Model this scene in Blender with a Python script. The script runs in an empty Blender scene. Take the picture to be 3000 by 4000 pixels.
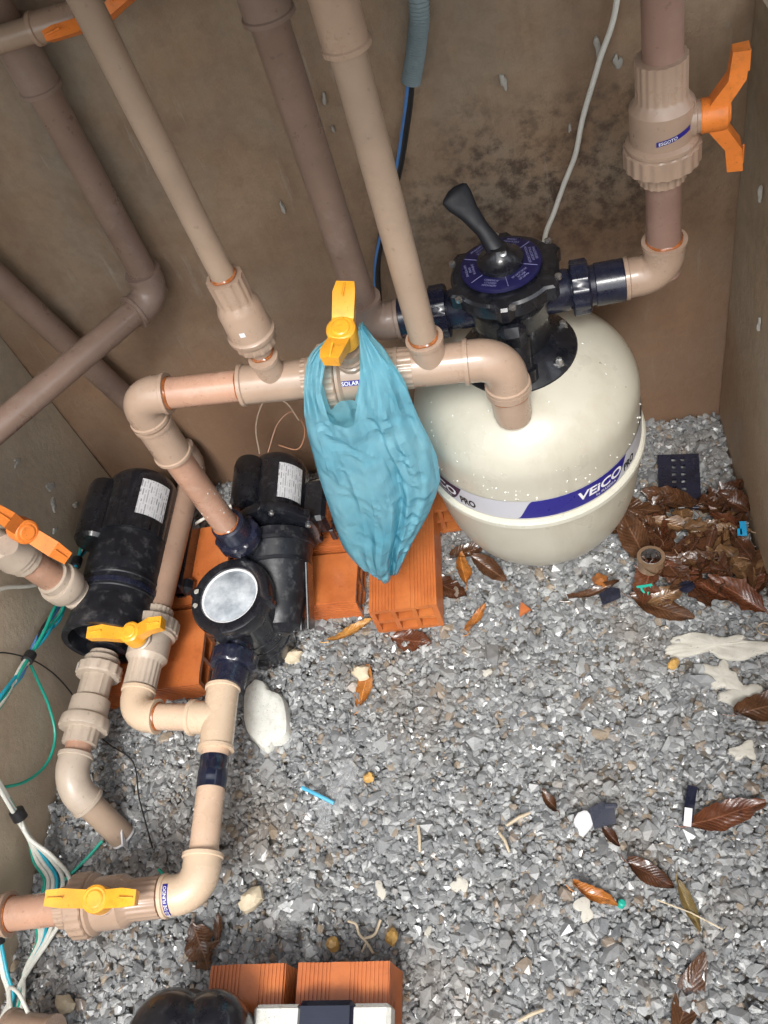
import bpy, math, random
import numpy as np
from mathutils import Vector, Matrix, noise as mnoise

random.seed(7)
RNG = np.random.default_rng(11)
S = bpy.context.scene
COL = S.collection

# ------------------------------------------------------------------ camera
cam_d = bpy.data.cameras.new('camera')
cam = bpy.data.objects.new('camera', cam_d)
COL.objects.link(cam)
RIGHT = Vector((0.97112, 0.02008, -0.23776))
DOWN = Vector((-0.12486, -0.80637, -0.57808))
FWD = Vector((-0.20333, 0.59107, -0.78057))
M = Matrix.Identity(4)
for i in range(3):
    M[i][0] = RIGHT[i]
    M[i][1] = -DOWN[i]
    M[i][2] = -FWD[i]
M[2][3] = 1.55
cam.matrix_world = M
cam_d.sensor_fit = 'VERTICAL'
cam_d.sensor_height = 24.0
cam_d.lens = 20.615
cam_d.clip_start = 0.02
cam_d.clip_end = 500
S.camera = cam

# ------------------------------------------------------------------ world, sun, exposure
SUN_EL, SUN_AZ = 53.0, 176.0          # degrees; azimuth measured clockwise from +Y
w = bpy.data.worlds.new('World')
S.world = w
w.use_nodes = True
nt = w.node_tree
nt.nodes.clear()
out = nt.nodes.new('ShaderNodeOutputWorld')
bg = nt.nodes.new('ShaderNodeBackground')
sky = nt.nodes.new('ShaderNodeTexSky')
hs = nt.nodes.new('ShaderNodeHueSaturation')
sky.sky_type = 'NISHITA'
sky.sun_disc = False
sky.sun_elevation = math.radians(SUN_EL)
sky.sun_rotation = math.radians(SUN_AZ)
sky.air_density = 1.5
sky.dust_density = 3.0
hs.inputs['Saturation'].default_value = 0.30
bg.inputs['Strength'].default_value = 0.15
nt.links.new(sky.outputs[0], hs.inputs['Color'])
nt.links.new(hs.outputs[0], bg.inputs[0])
nt.links.new(bg.outputs[0], out.inputs[0])
sun_d = bpy.data.lights.new('sun', 'SUN')
sun_d.energy = 1.3
sun_d.angle = math.radians(18)
sun_d.color = (1.0, 0.98, 0.94)
sun = bpy.data.objects.new('sun', sun_d)
COL.objects.link(sun)
az, el = math.radians(SUN_AZ), math.radians(SUN_EL)
to_sun = Vector((math.sin(az) * math.cos(el), math.cos(az) * math.cos(el), math.sin(el)))
sun.rotation_euler = to_sun.to_track_quat('Z', 'Y').to_euler()
sun.location = to_sun * 6
S.view_settings.view_transform = 'Standard'
S.view_settings.look = 'None'
S.view_settings.gamma = 1
S.view_settings.exposure = 1.0
S.view_settings.use_curve_mapping = False

# ------------------------------------------------------------------ materials
MATS = {}


def srgb(r, g, b):
    f = lambda c: (c / 255 / 12.92) if c <= 10 else ((c / 255 + 0.055) / 1.055) ** 2.4
    return (f(r), f(g), f(b))


class NT:
    def __init__(self, name):
        self.m = bpy.data.materials.new(name)
        self.m.use_nodes = True
        self.t = self.m.node_tree
        self.b = self.t.nodes['Principled BSDF']
        self.co = None

    def n(self, typ, **kw):
        nd = self.t.nodes.new(typ)
        for k, v in kw.items():
            if hasattr(nd, k) and not k.startswith('i_'):
                setattr(nd, k, v)
        return nd

    def l(self, a, b):
        self.t.links.new(a, b)

    def coord(self, kind='Object'):
        if self.co is None:
            self.co = self.n('ShaderNodeTexCoord')
        return self.co.outputs[kind]

    def noise(self, scale, detail=4, rough=0.6, coord='Object', stretch=None):
        nd = self.n('ShaderNodeTexNoise')
        nd.inputs['Scale'].default_value = scale
        nd.inputs['Detail'].default_value = detail
        nd.inputs['Roughness'].default_value = rough
        src = self.coord(coord)
        if stretch:
            mp = self.n('ShaderNodeMapping')
            mp.inputs['Scale'].default_value = stretch
            self.l(src, mp.inputs[0])
            src = mp.outputs[0]
        self.l(src, nd.inputs['Vector'])
        return nd.outputs['Fac']

    def ramp(self, fac, stops, interp='LINEAR'):
        r = self.n('ShaderNodeValToRGB')
        r.color_ramp.interpolation = interp
        els = r.color_ramp.elements
        while len(els) < len(stops):
            els.new(0.5)
        for e, (p, c) in zip(els, stops):
            e.position = p
            if isinstance(c, (int, float)):
                c = (c, c, c)
            e.color = (*c[:3], 1)
        self.l(fac, r.inputs[0])
        return r.outputs[0]

    def mix(self, fac, a, b, mode='MIX'):
        mx = self.n('ShaderNodeMix')
        mx.data_type = 'RGBA'
        mx.blend_type = mode
        for sock, v in ((mx.inputs['Factor'], fac), (mx.inputs[6], a), (mx.inputs[7], b)):
            if isinstance(v, (int, float)):
                sock.default_value = v
            elif isinstance(v, (tuple, list)):
                sock.default_value = (*v[:3], 1)
            else:
                self.l(v, sock)
        return mx.outputs[2]

    def bump(self, h, strength=0.3, dist=0.002, prev=None):
        bp = self.n('ShaderNodeBump')
        bp.inputs['Strength'].default_value = strength
        bp.inputs['Distance'].default_value = dist
        self.l(h, bp.inputs['Height'])
        if prev is not None:
            self.l(prev, bp.inputs['Normal'])
        self.l(bp.outputs[0], self.b.inputs['Normal'])
        return bp.outputs[0]

    def set(self, **kw):
        for k, v in kw.items():
            k = k.replace('_', ' ')
            s = self.b.inputs[k]
            if isinstance(v, (int, float)):
                s.default_value = v
            elif isinstance(v, (tuple, list)):
                s.default_value = (*v[:3], 1)
            else:
                self.l(v, s)


def plastic(name, col, rough=0.35, var=0.12, grime=(0.12, 0.09, 0.07), grime_amt=0.35, scale=14, bump=0.08, coat=0.0):
    if name in MATS:
        return MATS[name]
    t = NT(name)
    lo = tuple(c * (1 - var) for c in col)
    hi = tuple(min(1, c * (1 + var)) for c in col)
    base = t.ramp(t.noise(scale, 5, 0.6), [(0.3, lo), (0.7, hi)])
    gm = t.ramp(t.noise(scale * 3.1, 8, 0.7), [(0.52, 0.0), (0.78, grime_amt)])
    col_ = t.mix(gm, base, grime)
    sp = t.ramp(t.noise(scale * 11, 3, 0.5), [(0.66, 0.0), (0.72, grime_amt * .9)])
    col_ = t.mix(sp, col_, tuple(c * .30 for c in col))
    t.set(Base_Color=col_)
    t.set(Roughness=t.ramp(t.noise(scale * 2.3, 6, 0.65), [(0.3, max(0.05, rough - 0.12)), (0.72, min(1, rough + 0.18))]))
    t.set(Coat_Weight=coat, Coat_Roughness=0.1)
    t.bump(t.noise(scale * 8, 4, 0.6), bump, 0.001)
    MATS[name] = t.m
    return t.m


PIPE = plastic('pipe_tan', (0.45, 0.26, 0.18), 0.30, 0.16, (0.62, 0.47, 0.37), 0.45, 11, coat=0.25)
FIT = plastic('fitting_tan', (0.385, 0.272, 0.200), 0.32, 0.10, (0.25, 0.18, 0.13), 0.3, 12, coat=0.3)
PIPE_OLD = plastic('pipe_brown', (0.215, 0.145, 0.112), 0.34, 0.16, (0.36, 0.30, 0.25), 0.35, 9, coat=0.15)
FIT_OLD = plastic('fitting_brown', (0.235, 0.166, 0.132), 0.38, 0.12, (0.38, 0.33, 0.28), 0.3, 9, coat=0.1)
PIPE_PALE = plastic('pipe_pale', (0.36, 0.265, 0.195), 0.38, 0.10, (0.22, 0.17, 0.13), 0.3, 10)
FIT_NEW = plastic('fitting_cream', (0.62, 0.47, 0.335), 0.24, 0.05, (0.45, 0.35, 0.26), 0.2, 12, coat=0.3)
PIPE_NEW = plastic('pipe_cream', (0.62, 0.44, 0.315), 0.26, 0.10, (0.72, 0.60, 0.50), 0.35, 12, coat=0.3)
FIT_GREY = plastic('fitting_grey_tan', (0.44, 0.365, 0.295), 0.40, 0.08, (0.25, 0.2, 0.16), 0.35, 12)
ORANGE = plastic('handle_orange', (0.76, 0.215, 0.035), 0.42, 0.16, (0.30, 0.09, 0.025), 0.6, 22, .2)
YELLOW = plastic('handle_yellow', (0.84, 0.385, 0.03), 0.36, 0.14, (0.36, 0.16, 0.02), 0.6, 22, .2, coat=0.2)
BLACK = plastic('pump_black', (0.008, 0.009, 0.013), 0.30, 0.3, (0.06, 0.062, 0.07), 0.6, 17, 0.15, coat=0.6)
BLACK2 = plastic('union_black', (0.012, 0.014, 0.030), 0.26, 0.3, (0.07, 0.075, 0.1), 0.4, 20, 0.08, coat=0.3)
DIRTY_BLACK = plastic('pump_black_dusty', (0.010, 0.011, 0.015), 0.38, 0.4, (0.13, 0.13, 0.135), 0.7, 15, 0.15)
NAVY = plastic('tape_black', (0.010, 0.013, 0.030), 0.15, 0.2, (0.03, 0.03, 0.05), 0.3, 20, 0.05, coat=0.6)
BLUE = plastic('print_blue', (0.020, 0.016, 0.20), 0.35, 0.05, (0.05, 0.05, 0.2), 0.1, 20)
DIALBLUE = plastic('dial_blue', (0.011, 0.010, 0.060), 0.35, 0.1, (0.03, 0.03, 0.08), 0.3, 20)
DIALTXT = plastic('dial_print', (0.22, 0.22, 0.42), 0.5, 0.05)
WHITE = plastic('print_white', (0.78, 0.78, 0.80), 0.4, 0.03, (0.6, 0.58, 0.55), 0.2, 20)
GREYBAND = plastic('print_grey', (0.50, 0.50, 0.54), 0.4, 0.03, (0.5, 0.48, 0.45), 0.2, 20)
INK = plastic('print_ink', (0.01, 0.01, 0.012), 0.5, 0.05, (0.02, 0.02, 0.02), 0.1)
GLUE = plastic('glue_rust', (0.33, 0.105, 0.03), 0.22, 0.35, (0.12, 0.04, 0.015), 0.6, 60, coat=0.4)
STEEL = plastic('steel', (0.55, 0.55, 0.55), 0.25, 0.1, (0.2, 0.15, 0.1), 0.4, 40)
STEEL.node_tree.nodes['Principled BSDF'].inputs['Metallic'].default_value = 0.9
CABLE_W = plastic('cable_white', (0.66, 0.66, 0.60), 0.4, 0.06, (0.35, 0.32, 0.25), 0.35, 30)
CABLE_G = plastic('cable_green', (0.02, 0.36, 0.26), 0.35, 0.1, (0.02, 0.2, 0.16), 0.3, 30)
CABLE_T = plastic('cable_turquoise', (0.015, 0.36, 0.48), 0.35, 0.1, (0.02, 0.2, 0.26), 0.3, 30)
CABLE_B = plastic('cable_blue', (0.07, 0.19, 0.44), 0.4, 0.1, (0.05, 0.1, 0.2), 0.3, 30)
CABLE_K = plastic('cable_black', (0.018, 0.018, 0.02), 0.4, 0.2, (0.05, 0.05, 0.05), 0.3, 30)
CABLE_O = plastic('wire_copper', (0.36, 0.17, 0.09), 0.4, 0.1, (0.2, 0.1, 0.06), 0.3, 30)
HOSE = plastic('hose_grey_blue', (0.22, 0.28, 0.30), 0.4, 0.15, (0.07, 0.07, 0.07), 0.4, 20)
FOAM = plastic('foam_white', (0.66, 0.66, 0.61), 0.8, 0.08, (0.38, 0.36, 0.30), 0.85, 26, 0.8)
PLASTER = plastic('plaster_pale', (0.54, 0.52, 0.46), 0.7, 0.10, (0.4, 0.36, 0.3), 0.6, 16, 0.5)
CHIP = plastic('plaster_chip', (0.36, 0.345, 0.31), 0.8, 0.1, (0.3, 0.27, 0.23), 0.5, 30)
TWIG = plastic('twig_pale', (0.55, 0.46, 0.33), 0.7, 0.15, (0.3, 0.22, 0.14), 0.4, 40)
YSTONE = plastic('stone_ochre', (0.55, 0.33, 0.10), 0.4, 0.2, (0.3, 0.18, 0.07), 0.5, 60)
BSTONE = plastic('stone_beige', (0.62, 0.53, 0.38), 0.55, 0.12, (0.4, 0.33, 0.22), 0.5, 40)


def mk_tank():
    t = NT('tank_cream')
    base = t.ramp(t.noise(5, 4), [(0.3, (0.475, 0.45, 0.37)), (0.7, (0.55, 0.525, 0.44))])
    st = t.ramp(t.noise(7, 8, 0.7, stretch=(1, 1, 0.25)), [(0.50, 0.0), (0.75, 0.45)])
    base = t.mix(st, base, (0.30, 0.25, 0.18))
    sp = t.ramp(t.noise(80, 2, 0.4), [(0.775, 0.0), (0.79, 0.6)])
    base = t.mix(sp, base, (0.16, 0.13, 0.09))
    t.set(Base_Color=base, Roughness=t.ramp(t.noise(9, 5), [(0.3, 0.24), (0.7, 0.42)]), Coat_Weight=0.2, Coat_Roughness=0.15)
    t.bump(t.noise(6, 2), 0.08, 0.004)
    return t.m


def mk_wall(name='wet_plaster_wall', cols=((0.190, 0.117, 0.068), (0.295, 0.198, 0.122), (0.37, 0.278, 0.188)), wetcol=(0.245, 0.140, 0.085)):
    t = NT(name)
    a = t.noise(3.2, 6, 0.65)
    base = t.ramp(a, [(0.25, cols[0]), (0.5, cols[1]), (0.78, cols[2])])
    # vertical run-off streaks
    st = t.ramp(t.noise(7, 6, 0.7, stretch=(1, 1, 0.10)), [(0.40, 0.0), (0.75, 0.60)])
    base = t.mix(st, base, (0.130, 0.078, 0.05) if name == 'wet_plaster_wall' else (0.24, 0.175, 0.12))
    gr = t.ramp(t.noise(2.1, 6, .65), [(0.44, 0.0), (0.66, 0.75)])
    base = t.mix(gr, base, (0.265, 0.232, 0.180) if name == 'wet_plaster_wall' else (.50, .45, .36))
    # fine dark mould, thickest on the damp patch behind the filter
    m1 = t.ramp(t.noise(30, 9, 0.70), [(0.44, 0.0), (0.60, 0.90)])
    ge = t.n('ShaderNodeNewGeometry')
    sb = t.n('ShaderNodeVectorMath', operation='SUBTRACT')
    sb.inputs[1].default_value = (.03, 1.33, .60)
    t.l(ge.outputs['Position'], sb.inputs[0])
    ml = t.n('ShaderNodeVectorMath', operation='MULTIPLY')
    ml.inputs[1].default_value = (1.7, 1.2, 2.5)
    t.l(sb.outputs[0], ml.inputs[0])
    ln = t.n('ShaderNodeVectorMath', operation='LENGTH')
    t.l(ml.outputs[0], ln.inputs[0])
    nz = t.n('ShaderNodeMath', operation='MULTIPLY_ADD')
    t.l(t.noise(6, 5, .6), nz.inputs[0])
    nz.inputs[1].default_value = .9
    t.l(ln.outputs['Value'], nz.inputs[2])
    m2 = t.ramp(nz.outputs[0], [(0.70, 1.0), (1.0, 0.18)])
    mm = t.n('ShaderNodeMath', operation='MULTIPLY')
    t.l(m1, mm.inputs[0])
    t.l(m2, mm.inputs[1])
    base = t.mix(mm.outputs[0], base, (0.060, 0.038, 0.026))
    # a few separate damp spots
    ds = t.ramp(t.noise(11, 3, 0.5), [(0.69, 0.0), (0.75, 0.5)])
    base = t.mix(ds, base, (0.085, 0.055, 0.038))
    # pale scrapes of lime
    sc = t.ramp(t.noise(13, 7, 0.75, stretch=(1.6, 1.6, 0.22)), [(0.60, 0.0), (0.72, 0.65)])
    base = t.mix(sc, base, (0.37, 0.34, 0.285))
    # reddish earth splashed up from the floor
    sx = t.n('ShaderNodeSeparateXYZ')
    t.l(t.coord('Object'), sx.inputs[0])
    ad = t.n('ShaderNodeMath', operation='ADD')
    t.l(sx.outputs['Z'], ad.inputs[0])
    ns = t.n('ShaderNodeMath', operation='MULTIPLY')
    t.l(t.noise(4, 5), ns.inputs[0])
    ns.inputs[1].default_value = 0.55
    t.l(ns.outputs[0], ad.inputs[1])
    wet = t.ramp(ad.outputs[0], [(0.36, 0.80), (0.98, 0.0)])
    base = t.mix(wet, base, wetcol)
    t.set(Base_Color=base, Roughness=t.ramp(t.noise(8, 6), [(0.3, 0.42), (0.7, 0.8)]))
    n1 = t.bump(t.noise(28, 8, 0.75), 0.6, 0.006)
    t.bump(t.noise(240, 3, 0.6), 0.25, 0.001, n1)
    return t.m


def mk_gravel():
    t = NT('gravel_stone')
    g = t.n('ShaderNodeNewGeometry')
    r = g.outputs['Random Per Island']
    base = t.ramp(r, [(0.0, (0.17, 0.17, 0.172)), (0.22, (0.225, 0.225, 0.224)), (0.52, (0.28, 0.278, 0.270)), (0.72, (0.34, 0.336, 0.325)),
                      (0.86, (0.42, 0.416, 0.40)), (0.92, (0.66, 0.65, 0.62)), (0.935, (0.22, 0.155, 0.105)), (1.0, (0.36, 0.27, 0.18))])
    base = t.mix(t.ramp(t.noise(60, 6, 0.7), [(0.35, 0.0), (0.75, 0.5)]), base, (0.34, 0.335, 0.32))
    base = t.mix(t.ramp(t.noise(170, 4, 0.7), [(0.5, 0.0), (0.75, 0.45)]), base, (0.12, 0.115, 0.11))
    # earth stain that seeps through in places
    base = t.mix(t.ramp(t.noise(3.5, 7, .65), [(0.50, 0.0), (0.72, 0.6)]), base, (0.23, 0.165, 0.105))
    base = t.mix(1.0, base, (0.87, 0.905, 0.945), 'MULTIPLY')
    mr = t.n('ShaderNodeMath', operation='FRACT')
    ml = t.n('ShaderNodeMath', operation='MULTIPLY')
    ml.inputs[1].default_value = 17.3
    t.l(r, ml.inputs[0])
    t.l(ml.outputs[0], mr.inputs[0])
    t.set(Base_Color=base, Roughness=t.ramp(mr.outputs[0], [(0.0, 0.16), (0.5, 0.36), (1.0, 0.6)]), Coat_Weight=0.45, Coat_Roughness=0.12)
    t.bump(t.noise(260, 5, 0.7), 0.5, 0.0015)
    return t.m


def mk_brick():
    t = NT('clay_brick')
    base = t.ramp(t.noise(9, 6, 0.65), [(0.28, (0.36, 0.092, 0.026)), (0.55, (0.53, 0.155, 0.042)), (0.8, (0.62, 0.22, 0.06))])
    base = t.mix(t.ramp(t.noise(40, 6, 0.7), [(0.55, 0.0), (0.8, 0.5)]), base, (0.22, 0.06, 0.025))
    base = t.mix(t.ramp(t.noise(5, 3), [(0.58, 0.0), (0.8, 0.4)]), base, (0.55, 0.20, 0.045))
    t.set(Base_Color=base, Roughness=t.ramp(t.noise(14, 6), [(0.3, 0.22), (0.7, 0.62)]), Coat_Weight=0.25, Coat_Roughness=0.2)
    t.bump(t.noise(180, 5, 0.7), 0.35, 0.001)
    return t.m


def mk_leaf(name, c1, c2, rough=0.2):
    t = NT(name)
    uv = t.coord('UV')
    sx = t.n('ShaderNodeSeparateXYZ')
    t.l(uv, sx.inputs[0])
    # v distance from midrib
    av = t.n('ShaderNodeMath', operation='SUBTRACT')
    t.l(sx.outputs['Y'], av.inputs[0])
    av.inputs[1].default_value = 0.5
    ab = t.n('ShaderNodeMath', operation='ABSOLUTE')
    t.l(av.outputs[0], ab.inputs[0])
    m1 = t.n('ShaderNodeMath', operation='MULTIPLY')
    t.l(ab.outputs[0], m1.inputs[0])
    m1.inputs[1].default_value = -38
    m2 = t.n('ShaderNodeMath', operation='MULTIPLY_ADD')
    t.l(sx.outputs['X'], m2.inputs[0])
    m2.inputs[1].default_value = 82
    t.l(m1.outputs[0], m2.inputs[2])
    sn = t.n('ShaderNodeMath', operation='SINE')
    t.l(m2.outputs[0], sn.inputs[0])
    vein = t.ramp(sn.outputs[0], [(0.80, 0.0), (0.99, 0.28)])
    rib = t.ramp(ab.outputs[0], [(0.012, 0.9), (0.035, 0.0)])
    base = t.ramp(t.noise(24, 6, 0.65), [(0.28, c1), (0.72, c2)])
    base = t.mix(vein, base, tuple(c * 0.45 for c in c1))
    base = t.mix(rib, base, tuple(min(1, c * 1.35 + 0.02) for c in c2))
    base = t.mix(t.ramp(t.noise(70, 4, 0.6), [(0.58, 0.0), (0.72, 0.6)]), base, (0.03, 0.016, 0.01))
    t.set(Base_Color=base, Roughness=t.ramp(t.noise(40, 4), [(0.3, rough * 0.6), (0.7, rough + 0.16)]), Coat_Weight=0.6, Coat_Roughness=0.08)
    n1 = t.bump(sn.outputs[0], 0.22, 0.0012)
    t.bump(t.noise(55, 5, .7), 0.6, 0.003, n1)
    return t.m


def mk_bag():
    t = NT('blue_plastic_film')
    base = t.ramp(t.noise(7, 5, 0.6), [(0.3, (0.22, 0.60, 0.75)), (0.7, (0.46, 0.80, 0.89))])
    sx = t.ramp(t.noise(11, 6, 0.7), [(0.60, 0.0), (0.74, 0.55)])
    base = t.mix(sx, base, (0.19, 0.33, 0.38))
    t.set(Base_Color=base, Roughness=t.ramp(t.noise(30, 4), [(.3, .08), (.7, .22)]), Coat_Weight=0.8, Coat_Roughness=0.06)
    # sharp crinkles: ridged noise, long down the film
    def ridge(sc, st_, det=2):
        a = t.n('ShaderNodeMath', operation='SUBTRACT')
        t.l(t.noise(sc, det, .5, stretch=st_), a.inputs[0])
        a.inputs[1].default_value = .5
        b = t.n('ShaderNodeMath', operation='ABSOLUTE')
        t.l(a.outputs[0], b.inputs[0])
        return b.outputs[0]
    n1 = t.bump(ridge(9, (1.6, 1.6, .30)), 0.8, 0.045)
    n2 = t.bump(ridge(26, (1.3, 1.3, .5)), 0.5, 0.012, n1)
    t.bump(t.noise(90, 3, 0.6), 0.2, 0.002, n2)
    tr = t.n('ShaderNodeBsdfTranslucent')
    t.l(base, tr.inputs[0])
    tp = t.n('ShaderNodeBsdfTransparent')
    tp.inputs[0].default_value = (0.25, 0.75, 0.9, 1)
    m1 = t.n('ShaderNodeMixShader')
    m1.inputs[0].default_value = 0.45
    t.l(t.b.outputs[0], m1.inputs[1])
    t.l(tr.outputs[0], m1.inputs[2])
    m2 = t.n('ShaderNodeMixShader')
    m2.inputs[0].default_value = 0.34
    t.l(m1.outputs[0], m2.inputs[1])
    t.l(tp.outputs[0], m2.inputs[2])
    o = [n for n in t.t.nodes if n.type == 'OUTPUT_MATERIAL'][0]
    t.l(m2.outputs[0], o.inputs[0])
    return t.m


def mk_glass(name, col=(0.95, 0.97, 1.0), rough=0.05, trans=1.0):
    t = NT(name)
    t.set(Base_Color=col, Roughness=rough, Transmission_Weight=trans, IOR=1.33)
    return t.m


def mk_lid():
    t = NT('strainer_window')
    base = t.ramp(t.noise(16, 6, 0.65), [(0.34, (0.20, 0.23, 0.26)), (0.50, (0.38, 0.42, 0.46)), (0.68, (0.66, 0.69, 0.72))])
    t.set(Base_Color=base, Roughness=0.12, Coat_Weight=0.6, Coat_Roughness=0.05)
    n1 = t.bump(t.noise(14, 3), 0.4, 0.01)
    return t.m


def mk_sticker():
    t = NT('rating_plate')
    br = t.n('ShaderNodeTexBrick')
    br.offset = 0.37
    br.inputs['Scale'].default_value = 1
    br.inputs['Mortar Size'].default_value = 0.024
    br.inputs['Color1'].default_value = (0.22, 0.22, 0.24, 1)
    br.inputs['Color2'].default_value = (0.55, 0.55, 0.57, 1)
    br.inputs['Mortar'].default_value = (0.62, 0.62, 0.64, 1)
    br.inputs['Brick Width'].default_value = 0.42
    br.inputs['Row Height'].default_value = 0.085
    t.l(t.coord('UV'), br.inputs['Vector'])
    mk = t.ramp(t.noise(6, 3, coord='UV'), [(0.44, 0.0), (0.48, 1.0)])
    t.set(Base_Color=t.mix(mk, (0.62, 0.62, 0.64), br.outputs[0]), Roughness=0.35)
    return t.m


TANK, WALL, GRAVEL, BRICK = mk_tank(), mk_wall(), mk_gravel(), mk_brick()
WALL_OCHRE = mk_wall('lightened_plaster_wall', ((0.26, 0.18, 0.105), (0.40, 0.29, 0.18), (0.50, 0.39, 0.265)), (0.37, 0.25, 0.155))  # right wall plaster, colour lightened to make up for the light it misses
WALL_BEIGE = mk_wall('pale_plaster_wall', ((0.42, 0.345, 0.26), (0.58, 0.49, 0.38), (0.68, 0.59, 0.47)), (0.50, 0.40, 0.29))  # beige plaster, made paler still to make up for weak light on it
BAG, DROP, LID, PLATE = mk_bag(), mk_glass('water_drop', (.92, .91, .86), .04, .35), mk_lid(), mk_sticker()
FILM = mk_glass('clear_film', (0.9, 0.92, 0.93), 0.25, 0.75)
LEAF_BROWN = mk_leaf('leaf_brown', (0.050, 0.022, 0.011), (0.120, 0.053, 0.024))
LEAF_DARK = mk_leaf('leaf_dark', (0.042, 0.018, 0.010), (0.095, 0.036, 0.016), 0.16)
LEAF_RED = mk_leaf('leaf_red', (0.070, 0.022, 0.012), (0.150, 0.052, 0.022), 0.16)
LEAF_ORANGE = mk_leaf('leaf_orange', (0.30, 0.095, 0.018), (0.47, 0.185, 0.04), 0.28)
LEAF_YELLOW = mk_leaf('leaf_yellow', (0.45, 0.20, 0.045), (0.60, 0.32, 0.09), 0.28)
LEAF_TAN = mk_leaf('leaf_tan', (0.115, 0.060, 0.028), (0.225, 0.120, 0.052), 0.32)
LEAF_OLIVE = mk_leaf('leaf_olive', (0.12, 0.09, 0.03), (0.22, 0.15, 0.06), 0.25)


# ------------------------------------------------------------------ geometry helpers
def V3(p):
    return np.array(p, float)


def unit(v):
    v = np.asarray(v, float)
    return v / np.linalg.norm(v)


def basis(axis, ref=None):
    a = unit(axis)
    if ref is None or abs(np.dot(unit(ref), a)) > 0.98:
        ref = (0, 0, 1) if abs(a[2]) < 0.9 else (0, 1, 0)
    u = unit(np.asarray(ref, float) - a * np.dot(ref, a))
    return a, u, np.cross(a, u)


def join(*geos):
    vs, fs, o = [], [], 0
    for v, f in geos:
        vs.append(np.asarray(v, float).reshape(-1, 3))
        fs += [tuple(i + o for i in q) for q in f]
        o += len(vs[-1])
    return np.concatenate(vs), fs


def lathe(base, axis, prof, seg=32, mod=None, cap=True, ref=None):
    """prof: list of (radius, height along axis)."""
    base = V3(base)
    a, u, v = basis(axis, ref)
    vs, fs = [], []
    th = np.linspace(0, 2 * np.pi, seg, endpoint=False)
    for k, (r, h) in enumerate(prof):
        rr = np.full(seg, r) if mod is None else r + mod(th, k)
        for t, q in zip(th, rr):
            vs.append(base + a * h + q * (math.cos(t) * u + math.sin(t) * v))
    for k in range(len(prof) - 1):
        for i in range(seg):
            j = (i + 1) % seg
            fs.append((k * seg + i, k * seg + j, (k + 1) * seg + j, (k + 1) * seg + i))
    if cap:
        fs.append(tuple(range(seg - 1, -1, -1)))
        n = (len(prof) - 1) * seg
        fs.append(tuple(range(n, n + seg)))
    return np.array(vs), fs


def sweep(pts, r, seg=20, cap=True):
    P = [V3(p) for p in pts]
    n = len(P)
    R = [r] * n if isinstance(r, (int, float)) else list(r)
    T = []
    for i in range(n):
        d = P[min(n - 1, i + 1)] - P[max(0, i - 1)]
        T.append(unit(d))
    a, u, v = basis(T[0])
    vs, fs = [], []
    for i in range(n):
        u = unit(u - T[i] * np.dot(u, T[i]))
        v = np.cross(T[i], u)
        for k in range(seg):
            t = 2 * math.pi * k / seg
            vs.append(P[i] + R[i] * (math.cos(t) * u + math.sin(t) * v))
    for i in range(n - 1):
        for k in range(seg):
            j = (k + 1) % seg
            fs.append((i * seg + k, i * seg + j, (i + 1) * seg + j, (i + 1) * seg + k))
    if cap:
        fs.append(tuple(range(seg - 1, -1, -1)))
        fs.append(tuple(range((n - 1) * seg, n * seg)))
    return np.array(vs), fs


def spline(pts, n=8):
    P = [V3(p) for p in pts]
    P = [2 * P[0] - P[1]] + P + [2 * P[-1] - P[-2]]
    o = []
    for i in range(1, len(P) - 2):
        for k in range(n):
            t = k / n
            p0, p1, p2, p3 = P[i - 1:i + 3]
            o.append(0.5 * ((2 * p1) + (-p0 + p2) * t + (2 * p0 - 5 * p1 + 4 * p2 - p3) * t * t + (-p0 + 3 * p1 - 3 * p2 + p3) * t ** 3))
    o.append(P[-2])
    return o


def boxg(c, size, bev=0.0, axes=None):
    """bevelled box; axes: three direction vectors."""
    hx, hy, hz = (s / 2 for s in size)
    b = min(bev, hx * 0.9, hy * 0.9, hz * 0.9)
    if axes is None:
        axes = np.eye(3)
    axes = np.array([unit(a) for a in axes])
    c = V3(c)
    if b <= 0:
        vs = [(x, y, z) for x in (-hx, hx) for y in (-hy, hy) for z in (-hz, hz)]
        fs = [(0, 1, 3, 2), (4, 6, 7, 5), (0, 4, 5, 1), (2, 3, 7, 6), (0, 2, 6, 4), (1, 5, 7, 3)]
        return np.array(vs) @ axes + c, fs
    vs, idx = [], {}
    for sx in (-1, 1):
        for sy in (-1, 1):
            for sz in (-1, 1):
                for k in range(3):
                    p = [sx * (hx - b), sy * (hy - b), sz * (hz - b)]
                    p[k] = (sx * hx, sy * hy, sz * hz)[k]
                    idx[(sx, sy, sz, k)] = len(vs)
                    vs.append(p)
    fs = []
    for k in range(3):
        o1, o2 = [i for i in range(3) if i != k]
        for s in (-1, 1):
            q = []
            for a, bb in ((-1, -1), (1, -1), (1, 1), (-1, 1)):
                t = [0, 0, 0]
                t[k], t[o1], t[o2] = s, a, bb
                q.append(idx[(*t, k)])
            fs.append(tuple(q))
    for k in range(3):
        o1, o2 = [i for i in range(3) if i != k]
        for a in (-1, 1):
            for bb in (-1, 1):
                t0, t1 = [0, 0, 0], [0, 0, 0]
                t0[k], t0[o1], t0[o2] = -1, a, bb
                t1[k], t1[o1], t1[o2] = 1, a, bb
                fs.append((idx[(*t0, o1)], idx[(*t1, o1)], idx[(*t1, o2)], idx[(*t0, o2)]))
    for sx in (-1, 1):
        for sy in (-1, 1):
            for sz in (-1, 1):
                fs.append(tuple(idx[(sx, sy, sz, k)] for k in range(3)))
    return np.array(vs) @ axes + c, fs


def ribs(n, depth, rows=None):
    def f(th, k):
        if rows is not None and k not in rows:
            return np.zeros_like(th)
        return np.where(np.cos(th * n) > 0.2, depth, 0.0)
    return f


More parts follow.
